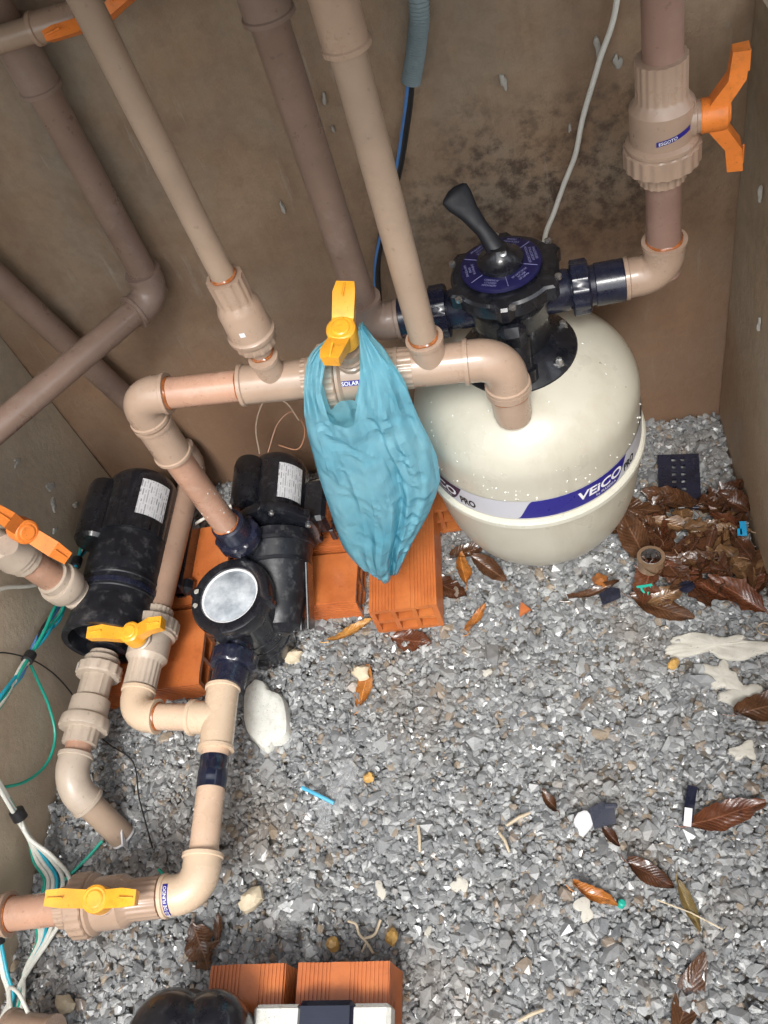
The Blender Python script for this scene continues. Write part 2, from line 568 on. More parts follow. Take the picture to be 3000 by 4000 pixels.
def mesh_of(name, geo, loc=(0, 0, 0), smooth=0.6, uv=None):
    v, f = geo
    me = bpy.data.meshes.new(name)
    me.from_pydata((np.asarray(v) - V3(loc)).tolist(), [], f)
    me.update()
    import bmesh
    bm = bmesh.new()
    bm.from_mesh(me)
    bmesh.ops.recalc_face_normals(bm, faces=bm.faces)
    bm.to_mesh(me)
    bm.free()
    if smooth:
        me.polygons.foreach_set('use_smooth', [True] * len(me.polygons))
        me.set_sharp_from_angle(angle=smooth)
    if uv is not None:
        l = me.uv_layers.new(name='UVMap')
        vi = np.zeros(len(me.loops), dtype=np.int32)
        me.loops.foreach_get('vertex_index', vi)
        l.data.foreach_set('uv', np.asarray(uv, float)[vi].ravel())
    return me


ROOT = {}


def thing(name, label, cat, loc, group=None):
    o = bpy.data.objects.new(name, None)
    COL.objects.link(o)
    o.location = loc
    o.empty_display_size = 0.05
    o['label'] = label
    o['category'] = cat
    if group:
        o['group'] = group
    ROOT[o.name] = V3(loc)
    return o


def part(name, geo, mat, parent, smooth=0.6, uv=None, label=None, kind=None):
    loc = ROOT[parent.name]
    me = mesh_of(name, geo, loc, smooth, uv)
    me.materials.append(mat)
    o = bpy.data.objects.new(name, me)
    COL.objects.link(o)
    o.parent = parent
    ROOT[o.name] = loc
    if label:
        o['label'] = label
    if kind:
        o['kind'] = kind
    return o


def solo(name, geo, mat, label, cat, group=None, loc=None, smooth=0.6, uv=None, kind=None):
    if loc is None:
        loc = np.asarray(geo[0]).mean(0)
        loc[2] = np.asarray(geo[0])[:, 2].min()
    me = mesh_of(name, geo, loc, smooth, uv)
    me.materials.append(mat)
    o = bpy.data.objects.new(name, me)
    COL.objects.link(o)
    o.location = [float(c) for c in loc]
    if label:
        o['label'] = label
        o['category'] = cat
    if group:
        o['group'] = group
    if kind:
        o['kind'] = kind
    ROOT[o.name] = V3(loc)
    return o


_tcache = {}


def text_geo(s, size=1.0, bold=0.0):
    key = (s, bold)
    if key not in _tcache:
        cu = bpy.data.curves.new('lettering', 'FONT')
        cu.body = s
        cu.size = 1.0
        cu.offset = bold
        cu.resolution_u = 3
        ob = bpy.data.objects.new('lettering', cu)
        COL.objects.link(ob)
        dg = bpy.context.evaluated_depsgraph_get()
        me = bpy.data.meshes.new_from_object(ob.evaluated_get(dg))
        v = np.array([tuple(q.co) for q in me.vertices])
        f = [tuple(p.vertices) for p in me.polygons]
        bpy.data.objects.remove(ob)
        bpy.data.curves.remove(cu)
        bpy.data.meshes.remove(me)
        v -= (v.max(0) + v.min(0)) / 2
        _tcache[key] = (v, f)
    v, f = _tcache[key]
    return v * size, f


def on_cyl(base, axis, ref, r):
    """2-D (s along axis, t around) to a point on a cylinder."""
    a, u, v = basis(axis, ref)
    base = V3(base)
    return lambda s, t: base + a * s + r * (math.cos(t / r) * u + math.sin(t / r) * v)


def patch(fn, s0, s1, t0, t1, n=3, m=8):
    vs = [fn(s0 + (s1 - s0) * i / n, t0 + (t1 - t0) * j / m) for i in range(n + 1) for j in range(m + 1)]
    uv = [(i / n, j / m) for i in range(n + 1) for j in range(m + 1)]
    fs = [(i * (m + 1) + j, i * (m + 1) + j + 1, (i + 1) * (m + 1) + j + 1, (i + 1) * (m + 1) + j) for i in range(n) for j in range(m)]
    return (np.array(vs), fs), uv


# ------------------------------------------------------------------ pipework helpers
RP, RF = 0.025, 0.0308          # pipe and fitting radii


def pipe(p0, p1, mat, parent, r=RP):
    d = unit(V3(p1) - V3(p0))
    L = np.linalg.norm(V3(p1) - V3(p0))
    return part('pipe', lathe(p0, d, [(r, 0), (r, L)], 32), mat, parent)


def elbow(c, da, db, mat, parent, leg=0.052, r=RF, bend=0.034, name='elbow'):
    c, da, db = V3(c), unit(da), unit(db)
    pts, rad = [], []
    lip = r * 1.085

    def add(p, q):
        pts.append(p)
        rad.append(q)
    add(c + da * leg, lip)
    add(c + da * (leg - 0.006), lip)
    add(c + da * (leg - 0.0075), r)
    a, b = c + da * bend, c + db * bend
    n = 10
    for k in range(n + 1):
        t = k / n
        add((1 - t) ** 2 * a + 2 * t * (1 - t) * (c + (da + db) * bend * 0.14) + t * t * b, r)
    add(c + db * (leg - 0.0075), r)
    add(c + db * (leg - 0.006), lip)
    add(c + db * leg, lip)
    return part(name, sweep(pts, rad, 30), mat, parent)


def socket(p, d, L, mat, parent, r=RF, name='coupling'):
    lip = r * 1.085
    return part(name, lathe(p, d, [(r * 0.86, 0), (lip, 0.0004), (lip, 0.006), (r, 0.0075), (r, L - 0.0075), (lip, L - 0.006), (lip, L - 0.0004), (r * 0.86, L)], 32), mat, parent)


def tee(c, axis, br, mat, parent, L=0.10, rb=RF, Lb=0.055, r=RF):
    c, ax, b = V3(c), unit(axis), unit(br)
    lip, lb = r * 1.085, rb * 1.1
    g1 = lathe(c - ax * L / 2, ax, [(r * .86, 0), (lip, 0.0004), (lip, 0.006), (r, 0.0075), (r, L - 0.0075), (lip, L - 0.006), (lip, L - 0.0004), (r * .86, L)], 32)
    g2 = lathe(c, b, [(rb, 0), (rb, Lb - 0.009), (lb, Lb - 0.007), (lb, Lb - .0004), (rb * .8, Lb)], 32)
    t = part('tee', g1, mat, parent)
    part('branch_socket', g2, mat, t)
    return t


def glue(p, d, r, parent):
    d = unit(d)
    g = lathe(V3(p) - d * 0.0016, d, [(r, 0), (r + 0.0022, 0.0006), (r + 0.002, 0.0028), (r, 0.0045)], 28, cap=False,
              mod=lambda th, k: 0.0007 * np.sin(th * 5 + k))
    return part('glue_ring', g, GLUE, parent)


def handle(hub, stem, arm, mat, parent, half=0.080, wide=0.029, rh=0.022):
    s, a, w_ = basis(stem, arm)
    hub = V3(hub)
    P = lambda x, y, z: hub + a * x + w_ * y + s * z
    g = lathe(hub - s * 0.02, s, [(rh * .92, 0), (rh, 0.002), (rh, 0.028), (rh * .96, 0.033), (rh * .8, 0.0355)], 28)
    geos = [g]
    for sg in (-1, 1):
        # side outline of one arm (x, z low, z high), half width
        sec = [(0.006, -0.010, 0.013, wide * .46), (0.017, -0.010, 0.014, wide * .48), (0.048, 0.012, 0.033, wide * .5), (half, 0.016, 0.036, wide * .40)]
        vs = []
        for x, z0, z1, hw in sec:
            vs += [P(sg * x, -hw * .86, z0), P(sg * x, hw * .86, z0), P(sg * x, hw, z1), P(sg * x, -hw, z1)]
        fs = [(0, 1, 2, 3), (12, 13, 14, 15)]
        for k in range(3):
            for i in range(4):
                j = (i + 1) % 4
                fs.append((k * 4 + i, k * 4 + j, k * 4 + 4 + j, k * 4 + 4 + i))
        geos.append((np.array(vs), fs))
    geos.append(lathe(hub + s * 0.0155, s, [(rh * .62, -.004), (rh * .62, .0012), (rh * .52, .0024)], 24))
    h_ = part('handle', join(*geos), mat, parent, smooth=0.45)
    for sg in (-1, 1):
        part('moulded_rib', boxg(P(sg * (half * .78), 0, .0362), (half * .34, .0030, .0032), .0008, axes=[a, w_, s]), mat, h_)
    return h_


def valve(c, axis, stem, arm, mat, hmat, parent, hub_off=0.072, half=0.080, k=1.0, wide=.029):
    """union ball valve; the big nut lies on the +axis side."""
    c, a, s = V3(c), unit(axis), unit(stem)
    prof = [(RF * .86, -.088), (RF * 1.02, -.0876), (RF * 1.02, -.040), (.034, -.036), (.0395, -.028), (.041, -.026), (.041, .018), (.044, .020), (.047, .0225), (.047, .027), (.04, .0275)]
    prof = [(r * k, h * k) for r, h in prof]
    v = part('valve', lathe(c, a, prof, 120, mod=ribs(20, .0010, (1, 2))), mat, parent)
    nut = [(.036, .0275), (.0475, .028), (.049, .030), (.049, .055), (.047, .0575), (.034, .058)]
    part('union_nut', lathe(c, a, [(r * k, h * k) for r, h in nut], 120, mod=ribs(20, .0016, (2, 3))), mat, v)
    tail = [(.028, .058), (RF, .0582), (RF, .082), (RF * .86, .0823)]
    part('tail_socket', lathe(c, a, [(r * k, h * k) for r, h in tail], 120, mod=ribs(20, .0011, (1, 2))), mat, v)
    part('stem_collar', lathe(c + s * 0.03 * k, s, [(.0235, 0), (.0235, .012), (.021, .0135), (.021, .018), (.0175, .0195), (.0175, .034)], 28), mat, v)
    handle(c + s * hub_off * k, s, arm, hmat, v, half, wide)
    return v


def union(c, axis, mat, parent, k=1.0, L0=0.05, L1=0.04, name='union'):
    c, a = V3(c), unit(axis)
    p = [(RF * .86, -L0), (RF * 1.03, -L0 + .0004), (RF * 1.03, -.022), (.0335, -.020), (.0365, -.017), (.0365, -.003), (.030, -.002)]
    u = part(name, lathe(c, a, [(r * k, h * k) for r, h in p], 48, mod=ribs(14, .0010, (1, 2))), mat, parent)
    n = [(.033, -.003), (.0425, -.0026), (.0445, 0), (.0445, .020), (.043, .0225), (.031, .0227)]
    part('union_nut', lathe(c, a, [(r * k, h * k) for r, h in n], 72, mod=ribs(14, .0018, (2, 3))), mat, u)
    t = [(.030, .0227), (.0305, .023), (.0305, L1), (RF * .84, L1 + .0004)]
    part('tail_socket', lathe(c, a, [(r * k, h * k) for r, h in t], 48, mod=ribs(14, .0010, (1, 2))), mat, u)
    return u


def strip(base, axis, ref, r, L, W, txt, parent, tsize=None, toff=0.0, tag='label_strip', around=False):
    """blue name strip along a pipe: L along the axis, W around it."""
    fn = on_cyl(base, axis, ref, r + 0.0006)
    g, uv = patch(fn, -L / 2, L / 2, -W / 2, W / 2, 4, 6)
    st = part(tag, g, BLUE, parent, uv=uv)
    fn2 = on_cyl(base, axis, ref, r + 0.0010)
    v, f = text_geo(txt, tsize or W * 0.95, 0.01)
    v = np.array([fn2(p[1], p[0] + toff) if around else fn2(p[0] + toff, -p[1]) for p in v])
    part('lettering', (v, f), WHITE, st, smooth=0)
    return st


# ------------------------------------------------------------------ the pit: ground, gravel, walls
XL, XR, YB, YF, ZT = -1.075, 0.345, 1.33, -1.00, 1.42


def wall_grid(o, u, v, nu, nv, thick, amp):
    """uneven plastered face with a flat back; o origin, u/v full edge vectors, thick = outward vector."""
    o, u, v, th = V3(o), V3(u), V3(v), V3(thick)
    nrm = -unit(th)
    front, back = [], []
    for i in range(nu + 1):
        for j in range(nv + 1):
            p = o + u * i / nu + v * j / nv
            d = mnoise.noise(Vector(p * 3.0)) * amp + mnoise.noise(Vector(p * 11.0)) * amp * .4
            front.append(p + nrm * (d - amp))
            back.append(p + th)
    n = (nu + 1) * (nv + 1)
    fs = []
    idx = lambda i, j: i * (nv + 1) + j
    for i in range(nu):
        for j in range(nv):
            fs.append((idx(i, j), idx(i + 1, j), idx(i + 1, j + 1), idx(i, j + 1)))
            fs.append((n + idx(i, j), n + idx(i, j + 1), n + idx(i + 1, j + 1), n + idx(i + 1, j)))
    for i in range(nu):
        for j in (0, nv):
            fs.append((idx(i, j), idx(i + 1, j), n + idx(i + 1, j), n + idx(i, j)))
    for j in range(nv):
        for i in (0, nu):
            fs.append((idx(i, j), idx(i, j + 1), n + idx(i, j + 1), n + idx(i, j)))
    return np.array(front + back), fs


back_wall = solo('back_wall', wall_grid((XL - .12, YB, -.12), (XR - XL + .24, 0, 0), (0, 0, ZT + .12), 60, 60, (0, .14, 0), .003), WALL,
                 'stained brown plaster wall behind the filter tank and upright pipes', 'wall', loc=(-.365, YB, 0))
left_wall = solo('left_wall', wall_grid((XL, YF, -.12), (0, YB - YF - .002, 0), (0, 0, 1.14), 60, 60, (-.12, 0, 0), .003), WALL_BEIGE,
                 'stained plaster side wall with the coloured cable bundle on it', 'wall', loc=(XL, .5, 0))
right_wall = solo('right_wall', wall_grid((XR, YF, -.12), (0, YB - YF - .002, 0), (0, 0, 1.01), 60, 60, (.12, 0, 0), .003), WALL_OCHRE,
                  'mouldy plaster side wall next to the heap of wet leaves', 'wall', loc=(XR, .5, 0))
front_wall = solo('front_wall', wall_grid((XL - .12, YF - .002, -.12), (XR - XL + .24, 0, 0), (0, 0, .85), 30, 20, (0, -.14, 0), .003), WALL,
                  'low plaster wall closing the open side of the pit', 'wall', loc=(-.365, YF, 0))
gr = solo('ground', boxg((-.365, .165, -.058), (1.42, 2.32, .09)), plastic('pit_earth', (0.115, 0.098, 0.078), .7, .35, (.05, .04, .03), .6, 40, .6), None, None, loc=(0, 0, 0), kind='structure')
roof = solo('unseen_roof_slab', boxg((-.365, .995, ZT + .065), (1.9, .97, .12), .01), WALL, None, None, loc=(-.365, 1.0, ZT), kind='structure')  # unseen slab, front edge placed to shade the back of the pit


def make_gravel():
    phi = (1 + 5 ** .5) / 2
    ico = np.array([(-1, phi, 0), (1, phi, 0), (-1, -phi, 0), (1, -phi, 0), (0, -1, phi), (0, 1, phi), (0, -1, -phi), (0, 1, -phi), (phi, 0, -1), (phi, 0, 1), (-phi, 0, -1), (-phi, 0, 1)], float)
    ico /= np.linalg.norm(ico[0])
    F = np.array([(0, 11, 5), (0, 5, 1), (0, 1, 7), (0, 7, 10), (0, 10, 11), (1, 5, 9), (5, 11, 4), (11, 10, 2), (10, 7, 6), (7, 1, 8), (3, 9, 4), (3, 4, 2), (3, 2, 6), (3, 6, 8), (3, 8, 9), (4, 9, 5), (2, 4, 11), (6, 2, 10), (8, 6, 7), (9, 8, 1)])
    layers = [(14000, .0100, .22, -.0150, -.009), (15500, .0085, .30, -.0090, -.002), (26000, .0042, .40, -.006, .0015)]
    VS, n0 = [], 0
    for n, med, sig, z0, z1 in layers:
        x = RNG.uniform(XL + .004, XR - .004, n)
        y = RNG.uniform(.02, YB - .004, n)
        z = RNG.uniform(z0, z1, n)
        # gentle unevenness of the bed
        z += .006 * np.sin(x * 5 + 1) * np.cos(y * 4.3)
        r = med * np.exp(RNG.normal(0, sig, n))
        r = np.clip(r, .003, .021)
        sh = np.stack([RNG.uniform(.75, 1.35, n), RNG.uniform(.6, 1.05, n), RNG.uniform(.30, .62, n)], 1)
        v = ico[None] + RNG.uniform(-.30, .30, (n, 12, 3))
        v = v / (np.abs(v) ** 5).sum(2, keepdims=True) ** .2 * (1 + RNG.uniform(-.16, .10, (n, 12, 1)))
        v = v * sh[:, None, :] * r[:, None, None]
        # random rotation: tilt then spin
        q = RNG.normal(0, 1, (n, 4)) * np.array([1.2, .30, .30, 1.2])
        q /= np.linalg.norm(q, axis=1)[:, None]
        a, b, c, d = q.T
        Rm = np.stack([np.stack([1 - 2 * (c * c + d * d), 2 * (b * c - a * d), 2 * (b * d + a * c)], -1),
                       np.stack([2 * (b * c + a * d), 1 - 2 * (b * b + d * d), 2 * (c * d - a * b)], -1),
                       np.stack([2 * (b * d - a * c), 2 * (c * d + a * b), 1 - 2 * (b * b + c * c)], -1)], 1)
        v = np.einsum('nij,nkj->nki', Rm, v)
        v += np.stack([x, y, z], 1)[:, None, :]
        VS.append(v.reshape(-1, 3))
        n0 += n
    V = np.concatenate(VS)
    Fa = (F[None] + 12 * np.arange(n0)[:, None, None]).reshape(-1, 3)
    me = bpy.data.meshes.new('gravel')
    me.vertices.add(len(V))
    me.vertices.foreach_set('co', V.ravel().astype(np.float32))
    me.loops.add(len(Fa) * 3)
    me.loops.foreach_set('vertex_index', Fa.ravel().astype(np.int32))
    me.polygons.add(len(Fa))
    me.polygons.foreach_set('loop_start', np.arange(0, len(Fa) * 3, 3, dtype=np.int32))
    me.update(calc_edges=True)
    me.polygons.foreach_set('use_smooth', np.zeros(len(Fa), dtype=bool))
    me.materials.append(GRAVEL)
    o = bpy.data.objects.new('gravel', me)
    COL.objects.link(o)
    o['kind'] = 'stuff'
    o['label'] = 'wet grey crushed stone covering the floor of the pit'
    o['category'] = 'gravel'


make_gravel()


def blob(c, rx, ry, h, seed, n=26, jag=.3, normal=(0, 0, 1), up=(1, 0, 0), rings=4, rough=1.0):
    """irregular flat crust with a rounded rim."""
    nrm, u, v = basis(normal, up)
    rnd = random.Random(seed)
    c = V3(c)
    ph = [rnd.uniform(0, 6.28) for _ in range(5)]
    am = [rnd.uniform(.3, 1) * jag / (i + 1) ** .7 for i in range(5)]
    vs, fs = [], []
    prof = [(1.0, 0.0), (.985, .45), (.93, .8), (.80, .95), (.64, 1.0), (.48, 1.0), (.32, 1.0), (.16, 1.0), (.03, 1.0)]
    if rings < 4:
        prof = [(1.0, 0.0), (.95, .7), (.6, 1.0)]
    for q, hh in prof:
        for i in range(n):
            t = 2 * math.pi * i / n
            k = 1 + sum(a * math.sin((j + 2) * t + p) for j, (a, p) in enumerate(zip(am, ph))) + (jag * .35 * mnoise.noise(Vector((math.cos(t) * 5, math.sin(t) * 5, seed))))
            k = 1 + (k - 1) * (q ** .5)
            du_, dv_ = math.cos(t) * rx * q * k, math.sin(t) * ry * q * k
            z = h * hh * (1 + rough * (.45 * mnoise.noise(Vector((du_ * 38, dv_ * 38, seed))) + .25 * mnoise.noise(Vector((du_ * 110, dv_ * 110, seed)))))
            vs.append(c + u * du_ + v * dv_ + nrm * z)
    for r in range(len(prof) - 1):
        for i in range(n):
            j = (i + 1) % n
            fs.append((r * n + i, r * n + j, (r + 1) * n + j, (r + 1) * n + i))
    fs.append(tuple(range((len(prof) - 1) * n, len(prof) * n)))
    fs.append(tuple(range(n - 1, -1, -1)))
    return np.array(vs), fs


# pale chips and scrapes standing on the plaster
for i, (x, z, rx, rz) in enumerate([(-.014, .837, .005, .013), (.156, .828, .006, .012), (.128, .856, .005, .016), (-.289, .873, .003, .010), (-.29, .822, .002, .006),
                                    (-.417, .702, .003, .014), (.079, .738, .003, .006)]):
    part('plaster_splash', blob((x, YB + .0010, z), rx, rz, .0050, 40 + i, 16, .35, (0, -1, 0), (1, 0, 0), 2), CHIP, back_wall)
for i, (y, z, ry, rz) in enumerate([(1.123, .391, .010, .008), (1.148, .276, .013, .012), (1.119, .250, .013, .010), (1.17, .179, .009, .008), (1.07, .222, .008, .006), (.98, .33, .004, .004)]):
    part('plaster_splash', blob((XL - .0010, y, z), ry, rz, .0050, 60 + i, 16, .45, (1, 0, 0), (0, 1, 0), 2), CHIP, left_wall)
for i, (y, z, ry, rz) in enumerate([(1.193, .648, .003, .016), (1.12, .45, .004, .014)]):
    part('plaster_splash', blob((XR + .0010, y, z), ry, rz, .0050, 80 + i, 16, .35, (-1, 0, 0), (0, 1, 0), 2), CHIP, right_wall)
for a, b in (((-.704, .946), (-.714, .896)), ((-.696, .949), (-.703, .898)), ((-.713, .915), (-.700, .916))):
    part('scratch_mark', sweep([(a[0], YB - .0005, a[1]), ((a[0] + b[0]) / 2 + .001, YB - .0005, (a[1] + b[1]) / 2), (b[0], YB - .0005, b[1])], .0011, 6), INK, back_wall)


# ------------------------------------------------------------------ sand filter with multiport valve
TX, TY = -.05, 1.103
sf = thing('sand_filter', 'cream sand filter tank with blue label band and black valve on top', 'filter', (TX, TY, 0))
prof = []
for k in range(13):                       # bottom bowl
    t = math.pi / 2 * k / 12
    prof.append((.197 * math.sin(t) ** .62 + .001, .262 - .262 * math.cos(t) ** .75 + .004))
prof += [(.1985, .285), (.1990, .386)]
for k in range(1, 17):
    t = math.pi / 2 * k / 16
    prof.append((.1990 * math.cos(t) ** .90 + .0005, .386 + .122 * math.sin(t) ** .95))
tank = part('tank', lathe((TX, TY, 0), (0, 0, 1), prof, 72), TANK, sf, smooth=1.2)
part('rim', lathe((TX, TY, 0), (0, 0, 1), [(.195, .258), (.2045, .259), (.2075, .263), (.2075, .273), (.2045, .277), (.1985, .2785)], 72, cap=False),
     plastic('rim_cream', (.60, .585, .50), .3, .05, (.4, .35, .27), .3, 12), sf)
tcyl = on_cyl((TX, TY, 0), (0, 0, 1), (1, 0, 0), .2006)
tcyl2 = on_cyl((TX, TY, 0), (0, 0, 1), (1, 0, 0), .2010)
tcyl3 = on_cyl((TX, TY, 0), (0, 0, 1), (1, 0, 0), .2013)
D = math.pi / 180
Z0, Z1 = .2865, .334


def band(fn, cols):
    vs, fs = [], []
    for a, lo, hi in cols:
        vs += [fn(lo, a * D * .2006), fn((lo + hi) / 2, a * D * .2006), fn(hi, a * D * .2006)]
    for i in range(len(cols) - 1):
        for k in range(2):
            fs.append((3 * i + k, 3 * i + 3 + k, 3 * i + 4 + k, 3 * i + 1 + k))
    return np.array(vs), fs


wb = part('label_band', band(tcyl, [(a, Z0 - .002, Z1 + .001) for a in range(-225, 46, 3)]), GREYBAND, sf)
for k, off in enumerate((0, -92, 92)):
    cols = []
    for a in np.arange(-101, -37.9, .75):
        s = min(1, max(0, (a + 101) / 9.0))
        hi = Z0 + (Z1 - Z0) * (3 * s * s - 2 * s ** 3)
        q = min(1, max(0, (a + 47.5) / 9.5))
        lo = Z0 + (Z1 - Z0) * q ** 1.6
        cols.append((a + off, min(lo, hi - .0002), hi))
    lb = part('label_print', band(tcyl2, cols), BLUE if off != -92 else plastic('print_dark', (.02, .014, .05), .35, .05), wb)
    for s, sz, a0, dz, mt, bold in (('VEiCO', .0325, -56.5, .002, WHITE, .028), ('by FLUIDRA', .0088, -53.5, -.0165, WHITE, .0), ('PRO', .0225, -35.6, -.008, INK, .040)):
        v, f = text_geo(s, sz, bold)
        if s == 'VEiCO':
            v = v * np.array([1.04, .88, 1])
            v[:, 0] += v[:, 1] * .15
        if s == 'PRO':
            v = v * np.array([.78, 1.15, 1])
        c = (a0 + off) * D * .2006
        v = np.array([tcyl3((Z0 + Z1) / 2 + dz + p[1], c + p[0]) for p in v])
        part('lettering', (v, f), mt, wb, smooth=0)
# water drops and specks on the tank
dg, sg = [], []
for k in range(110):
    a = random.uniform(-175, 5) * D
    if random.random() < .5:
        t = random.uniform(.05, 1.1)
        r, z = .1990 * math.cos(t) ** .90, .386 + .122 * math.sin(t) ** .95
        nz = math.sin(t) * 1.2
    else:
        r, z, nz = .1996, random.uniform(.335, .37), .05
    n = unit((math.cos(a), math.sin(a), nz))
    p = V3((TX + r * math.cos(a), TY + r * math.sin(a), z))
    q = random.uniform(.0009, .0022)
    dg.append(lathe(p - n * q * .4, n, [(q, 0), (q * .95, q * .35), (q * .7, q * .75), (q * .3, q * .95)], 8))
part('water_drops', join(*dg), DROP, tank, kind='stuff', smooth=1.5)

mpv = part('multiport_valve', join(
    lathe((TX, TY + .008, .51), (0, 0, 1), [(.060, 0), (.060, .05), (.066, .075), (.070, .10), (.078, .118), (.084, .125), (.084, .147), (.080, .151), (.067, .153)], 56,
          mod=lambda th, k: np.where(np.cos(th * 6 + .5) > .8, .010, 0) if k in (5, 6, 7) else np.zeros_like(th)),
    boxg((TX, TY - .058, .570), (.046, .030, .10), .012, axes=[(1, 0, 0), (0, 1, .35), (0, -.35, 1)]),
    lathe((TX, TY - .06, .54), (0, -.45, -1), [(.026, -.03), (.026, .02), (.032, .022), (.032, .04), (.028, .042)], 28)), BLACK, sf)
part('collar', lathe((TX, TY, 0), (0, 0, 1), [(.101, .470), (.104, .486), (.100, .497), (.070, .516), (.058, .522)], 64), BLACK, mpv)
for k in range(6):
    a = (20 + 60 * k) * D
    part('bolt', lathe((TX + .086 * math.cos(a), TY + .086 * math.sin(a), .500), (0, 0, 1), [(.0085, 0), (.0085, .005), (.006, .0055), (.006, .014), (.003, .016)], 6), STEEL, mpv, smooth=0)
for k in range(6):
    a = (35 + 60 * k) * D
    part('bolt', lathe((TX + .088 * math.cos(a), TY + .008 + .088 * math.sin(a), .656), (0, 0, 1), [(.0055, 0), (.0055, .006), (.003, .0075)], 10), STEEL, mpv)
DC = V3((-.053, TY + .010, .667))
part('dial', lathe(DC, (0, 0, 1), [(.063, 0), (.0625, .005), (.060, .0065), (.034, .0068), (.034, .0125), (.028, .015)], 56), DIALBLUE, mpv)
part('dial_hub', lathe(DC + V3((0, 0, .0066)), (0, 0, 1), [(.036, 0), (.036, .008), (.030, .011), (.018, .020), (.014, .030)], 40), BLACK, mpv)
for k, words in enumerate((('FILTRAR', 'FILTER', 'FILTRACION'), ('RECIRCULAR', 'RECIRCULATE', 'RECIRCULACION'), ('LAVAR', 'BACKWASH', 'LAVADO'), ('RECIRCULAR', 'WASTE', 'DESAGUE'), ('ENXAGUAR', 'RINSE', 'ENJUAGUE'), ('FECHADA', 'CLOSED', 'CERRADA'))):
    a = (-52 + 60 * k) * D
    ra, tg = V3((math.cos(a), math.sin(a), 0)), V3((-math.sin(a), math.cos(a), 0))
    gs = []
    for j, wd in enumerate(words):
        v, f = text_geo(wd, .0052, .012)
        c = DC + ra * (.054 - .0058 * j) + V3((0, 0, .0073))
        gs.append((np.array([c + tg * p[0] * 1.0 + ra * p[1] for p in v]), f))
    part('lettering', join(*gs), DIALTXT, mpv, smooth=0)
    a2 = a + 30 * D
    e = V3((math.cos(a2), math.sin(a2), 0))
    part('dial_line', sweep([DC + e * .037 + V3((0, 0, .007)), DC + e * .059 + V3((0, 0, .007))], .0005, 5), DIALTXT, mpv)
# lever: flat neck widening to a rounded paddle
lp = spline([DC + V3((0, 0, .018)), DC + V3((-.012, .012, .045)), DC + V3((-.027, .024, .070)), DC + V3((-.043, .036, .096)), DC + V3((-.056, .046, .118))], 6)
lw = np.interp(np.linspace(0, 1, len(lp)), [0, .12, .38, .62, .80, .92, .975, 1], [.0180, .0150, .0118, .0155, .0225, .0235, .0170, .0060])
lt = np.interp(np.linspace(0, 1, len(lp)), [0, .2, .6, .92, 1], [.016, .0115, .0090, .0080, .0030])
lv_, lf_ = [], []
for k, pt in enumerate(lp):
    tg = unit(lp[min(len(lp) - 1, k + 1)] - lp[max(0, k - 1)])
    sd_ = unit(np.cross(tg, (.35, -.85, .5)))
    nr_ = np.cross(sd_, tg)
    for q in range(20):
        an = 2 * math.pi * q / 20
        lv_.append(pt + sd_ * math.cos(an) * lw[k] + nr_ * math.sin(an) * lt[k])
for k in range(len(lp) - 1):
    for q in range(20):
        r_ = (q + 1) % 20
        lf_.append((k * 20 + q, k * 20 + r_, (k + 1) * 20 + r_, (k + 1) * 20 + q))
lf_.append(tuple(range((len(lp) - 1) * 20, len(lp) * 20)))
part('lever', (np.array(lv_), lf_), plastic('lever_black', (0.009, 0.010, 0.014), 0.5, 0.2, (0.03, 0.03, 0.035), 0.3, 20), mpv, smooth=1.0)
part('lever_screw', lathe(DC + V3((.006, -.012, .030)), (0, -.5, 1), [(.006, 0), (.006, .003), (.003, .005)], 10), STEEL, mpv)
for sg_, xe in ((-1, -.228), (1, .130)):
    y, z = TY + .007, .600
    x0 = TX + sg_ * .055
    L = abs(xe - x0)
    part('port', lathe((x0, y, z), (sg_, 0, 0), [(.034, 0), (.033, L * .30), (.0315, L * .32), (.0315, L)], 40), BLACK2, mpv)
    part('port_union', lathe((x0 + sg_ * L * .34, y, z), (sg_, 0, 0), [(.033, 0), (.041, .001), (.042, .003), (.042, .026), (.040, .029), (.034, .030)], 64, mod=ribs(12, .0022, (2, 3))), BLACK2, mpv)
    part('port_ring', lathe((xe - sg_ * .045, y, z), (sg_, 0, 0), [(.0325, 0), (.0335, .001), (.0335, .044), (.032, .045)], 40), BLACK2, mpv)


# ------------------------------------------------------------------ plumbing runs
# 1. solar manifold rising from the strainer pump
MY = .965
mf = thing('solar_manifold', 'tan pipe manifold with SOLAR valve running from pump riser to filter tank', 'pipework', (-.36, MY, .3))
EL = V3((-.645, MY, .660))
ER = V3((-.066, MY, .616))
ax = unit(ER - EL)
PT = (-.641, .972, .292)
pipe(PT, EL - V3((0, 0, .14)), PIPE, mf)
socket(EL - V3((0, 0, .145)), (0, 0, 1), .085, FIT, mf)
pipe(EL - V3((0, 0, .07)), EL - V3((0, 0, .03)), PIPE, mf)
elbow(EL, (0, 0, -1), ax, FIT, mf, leg=.056)
glue(EL - V3((0, 0, .058)), (0, 0, -1), RP, mf)
glue(EL + ax * .057, ax, RP, mf)
X = lambda x: EL + ax * ((x - EL[0]) / ax[0])
pipe(EL + ax * .03, X(-.46), PIPE, mf)
tee(X(-.413), ax, (0, -.12, 1), FIT, mf, L=.116, rb=.021, Lb=.062)
pipe(X(-.37), X(-.13), PIPE, mf)
glue(X(-.4725), -ax, RP, mf)
glue(X(-.352), ax, RP, mf)
sv = valve(X(-.288), -ax, (.08, -.22, 1), (.16, 1, -.08), FIT, YELLOW, mf, hub_off=.104, half=.064, wide=.033)
strip(X(-.280) + V3((0, 0, 0)), ax, (0, -.86, .40), .0412, .052, .0085, 'SOLAR', sv, .0088, -.0125)
tee(X(-.172), ax, (0, -.05, 1), FIT, mf, L=.112, rb=.0255, Lb=.060)
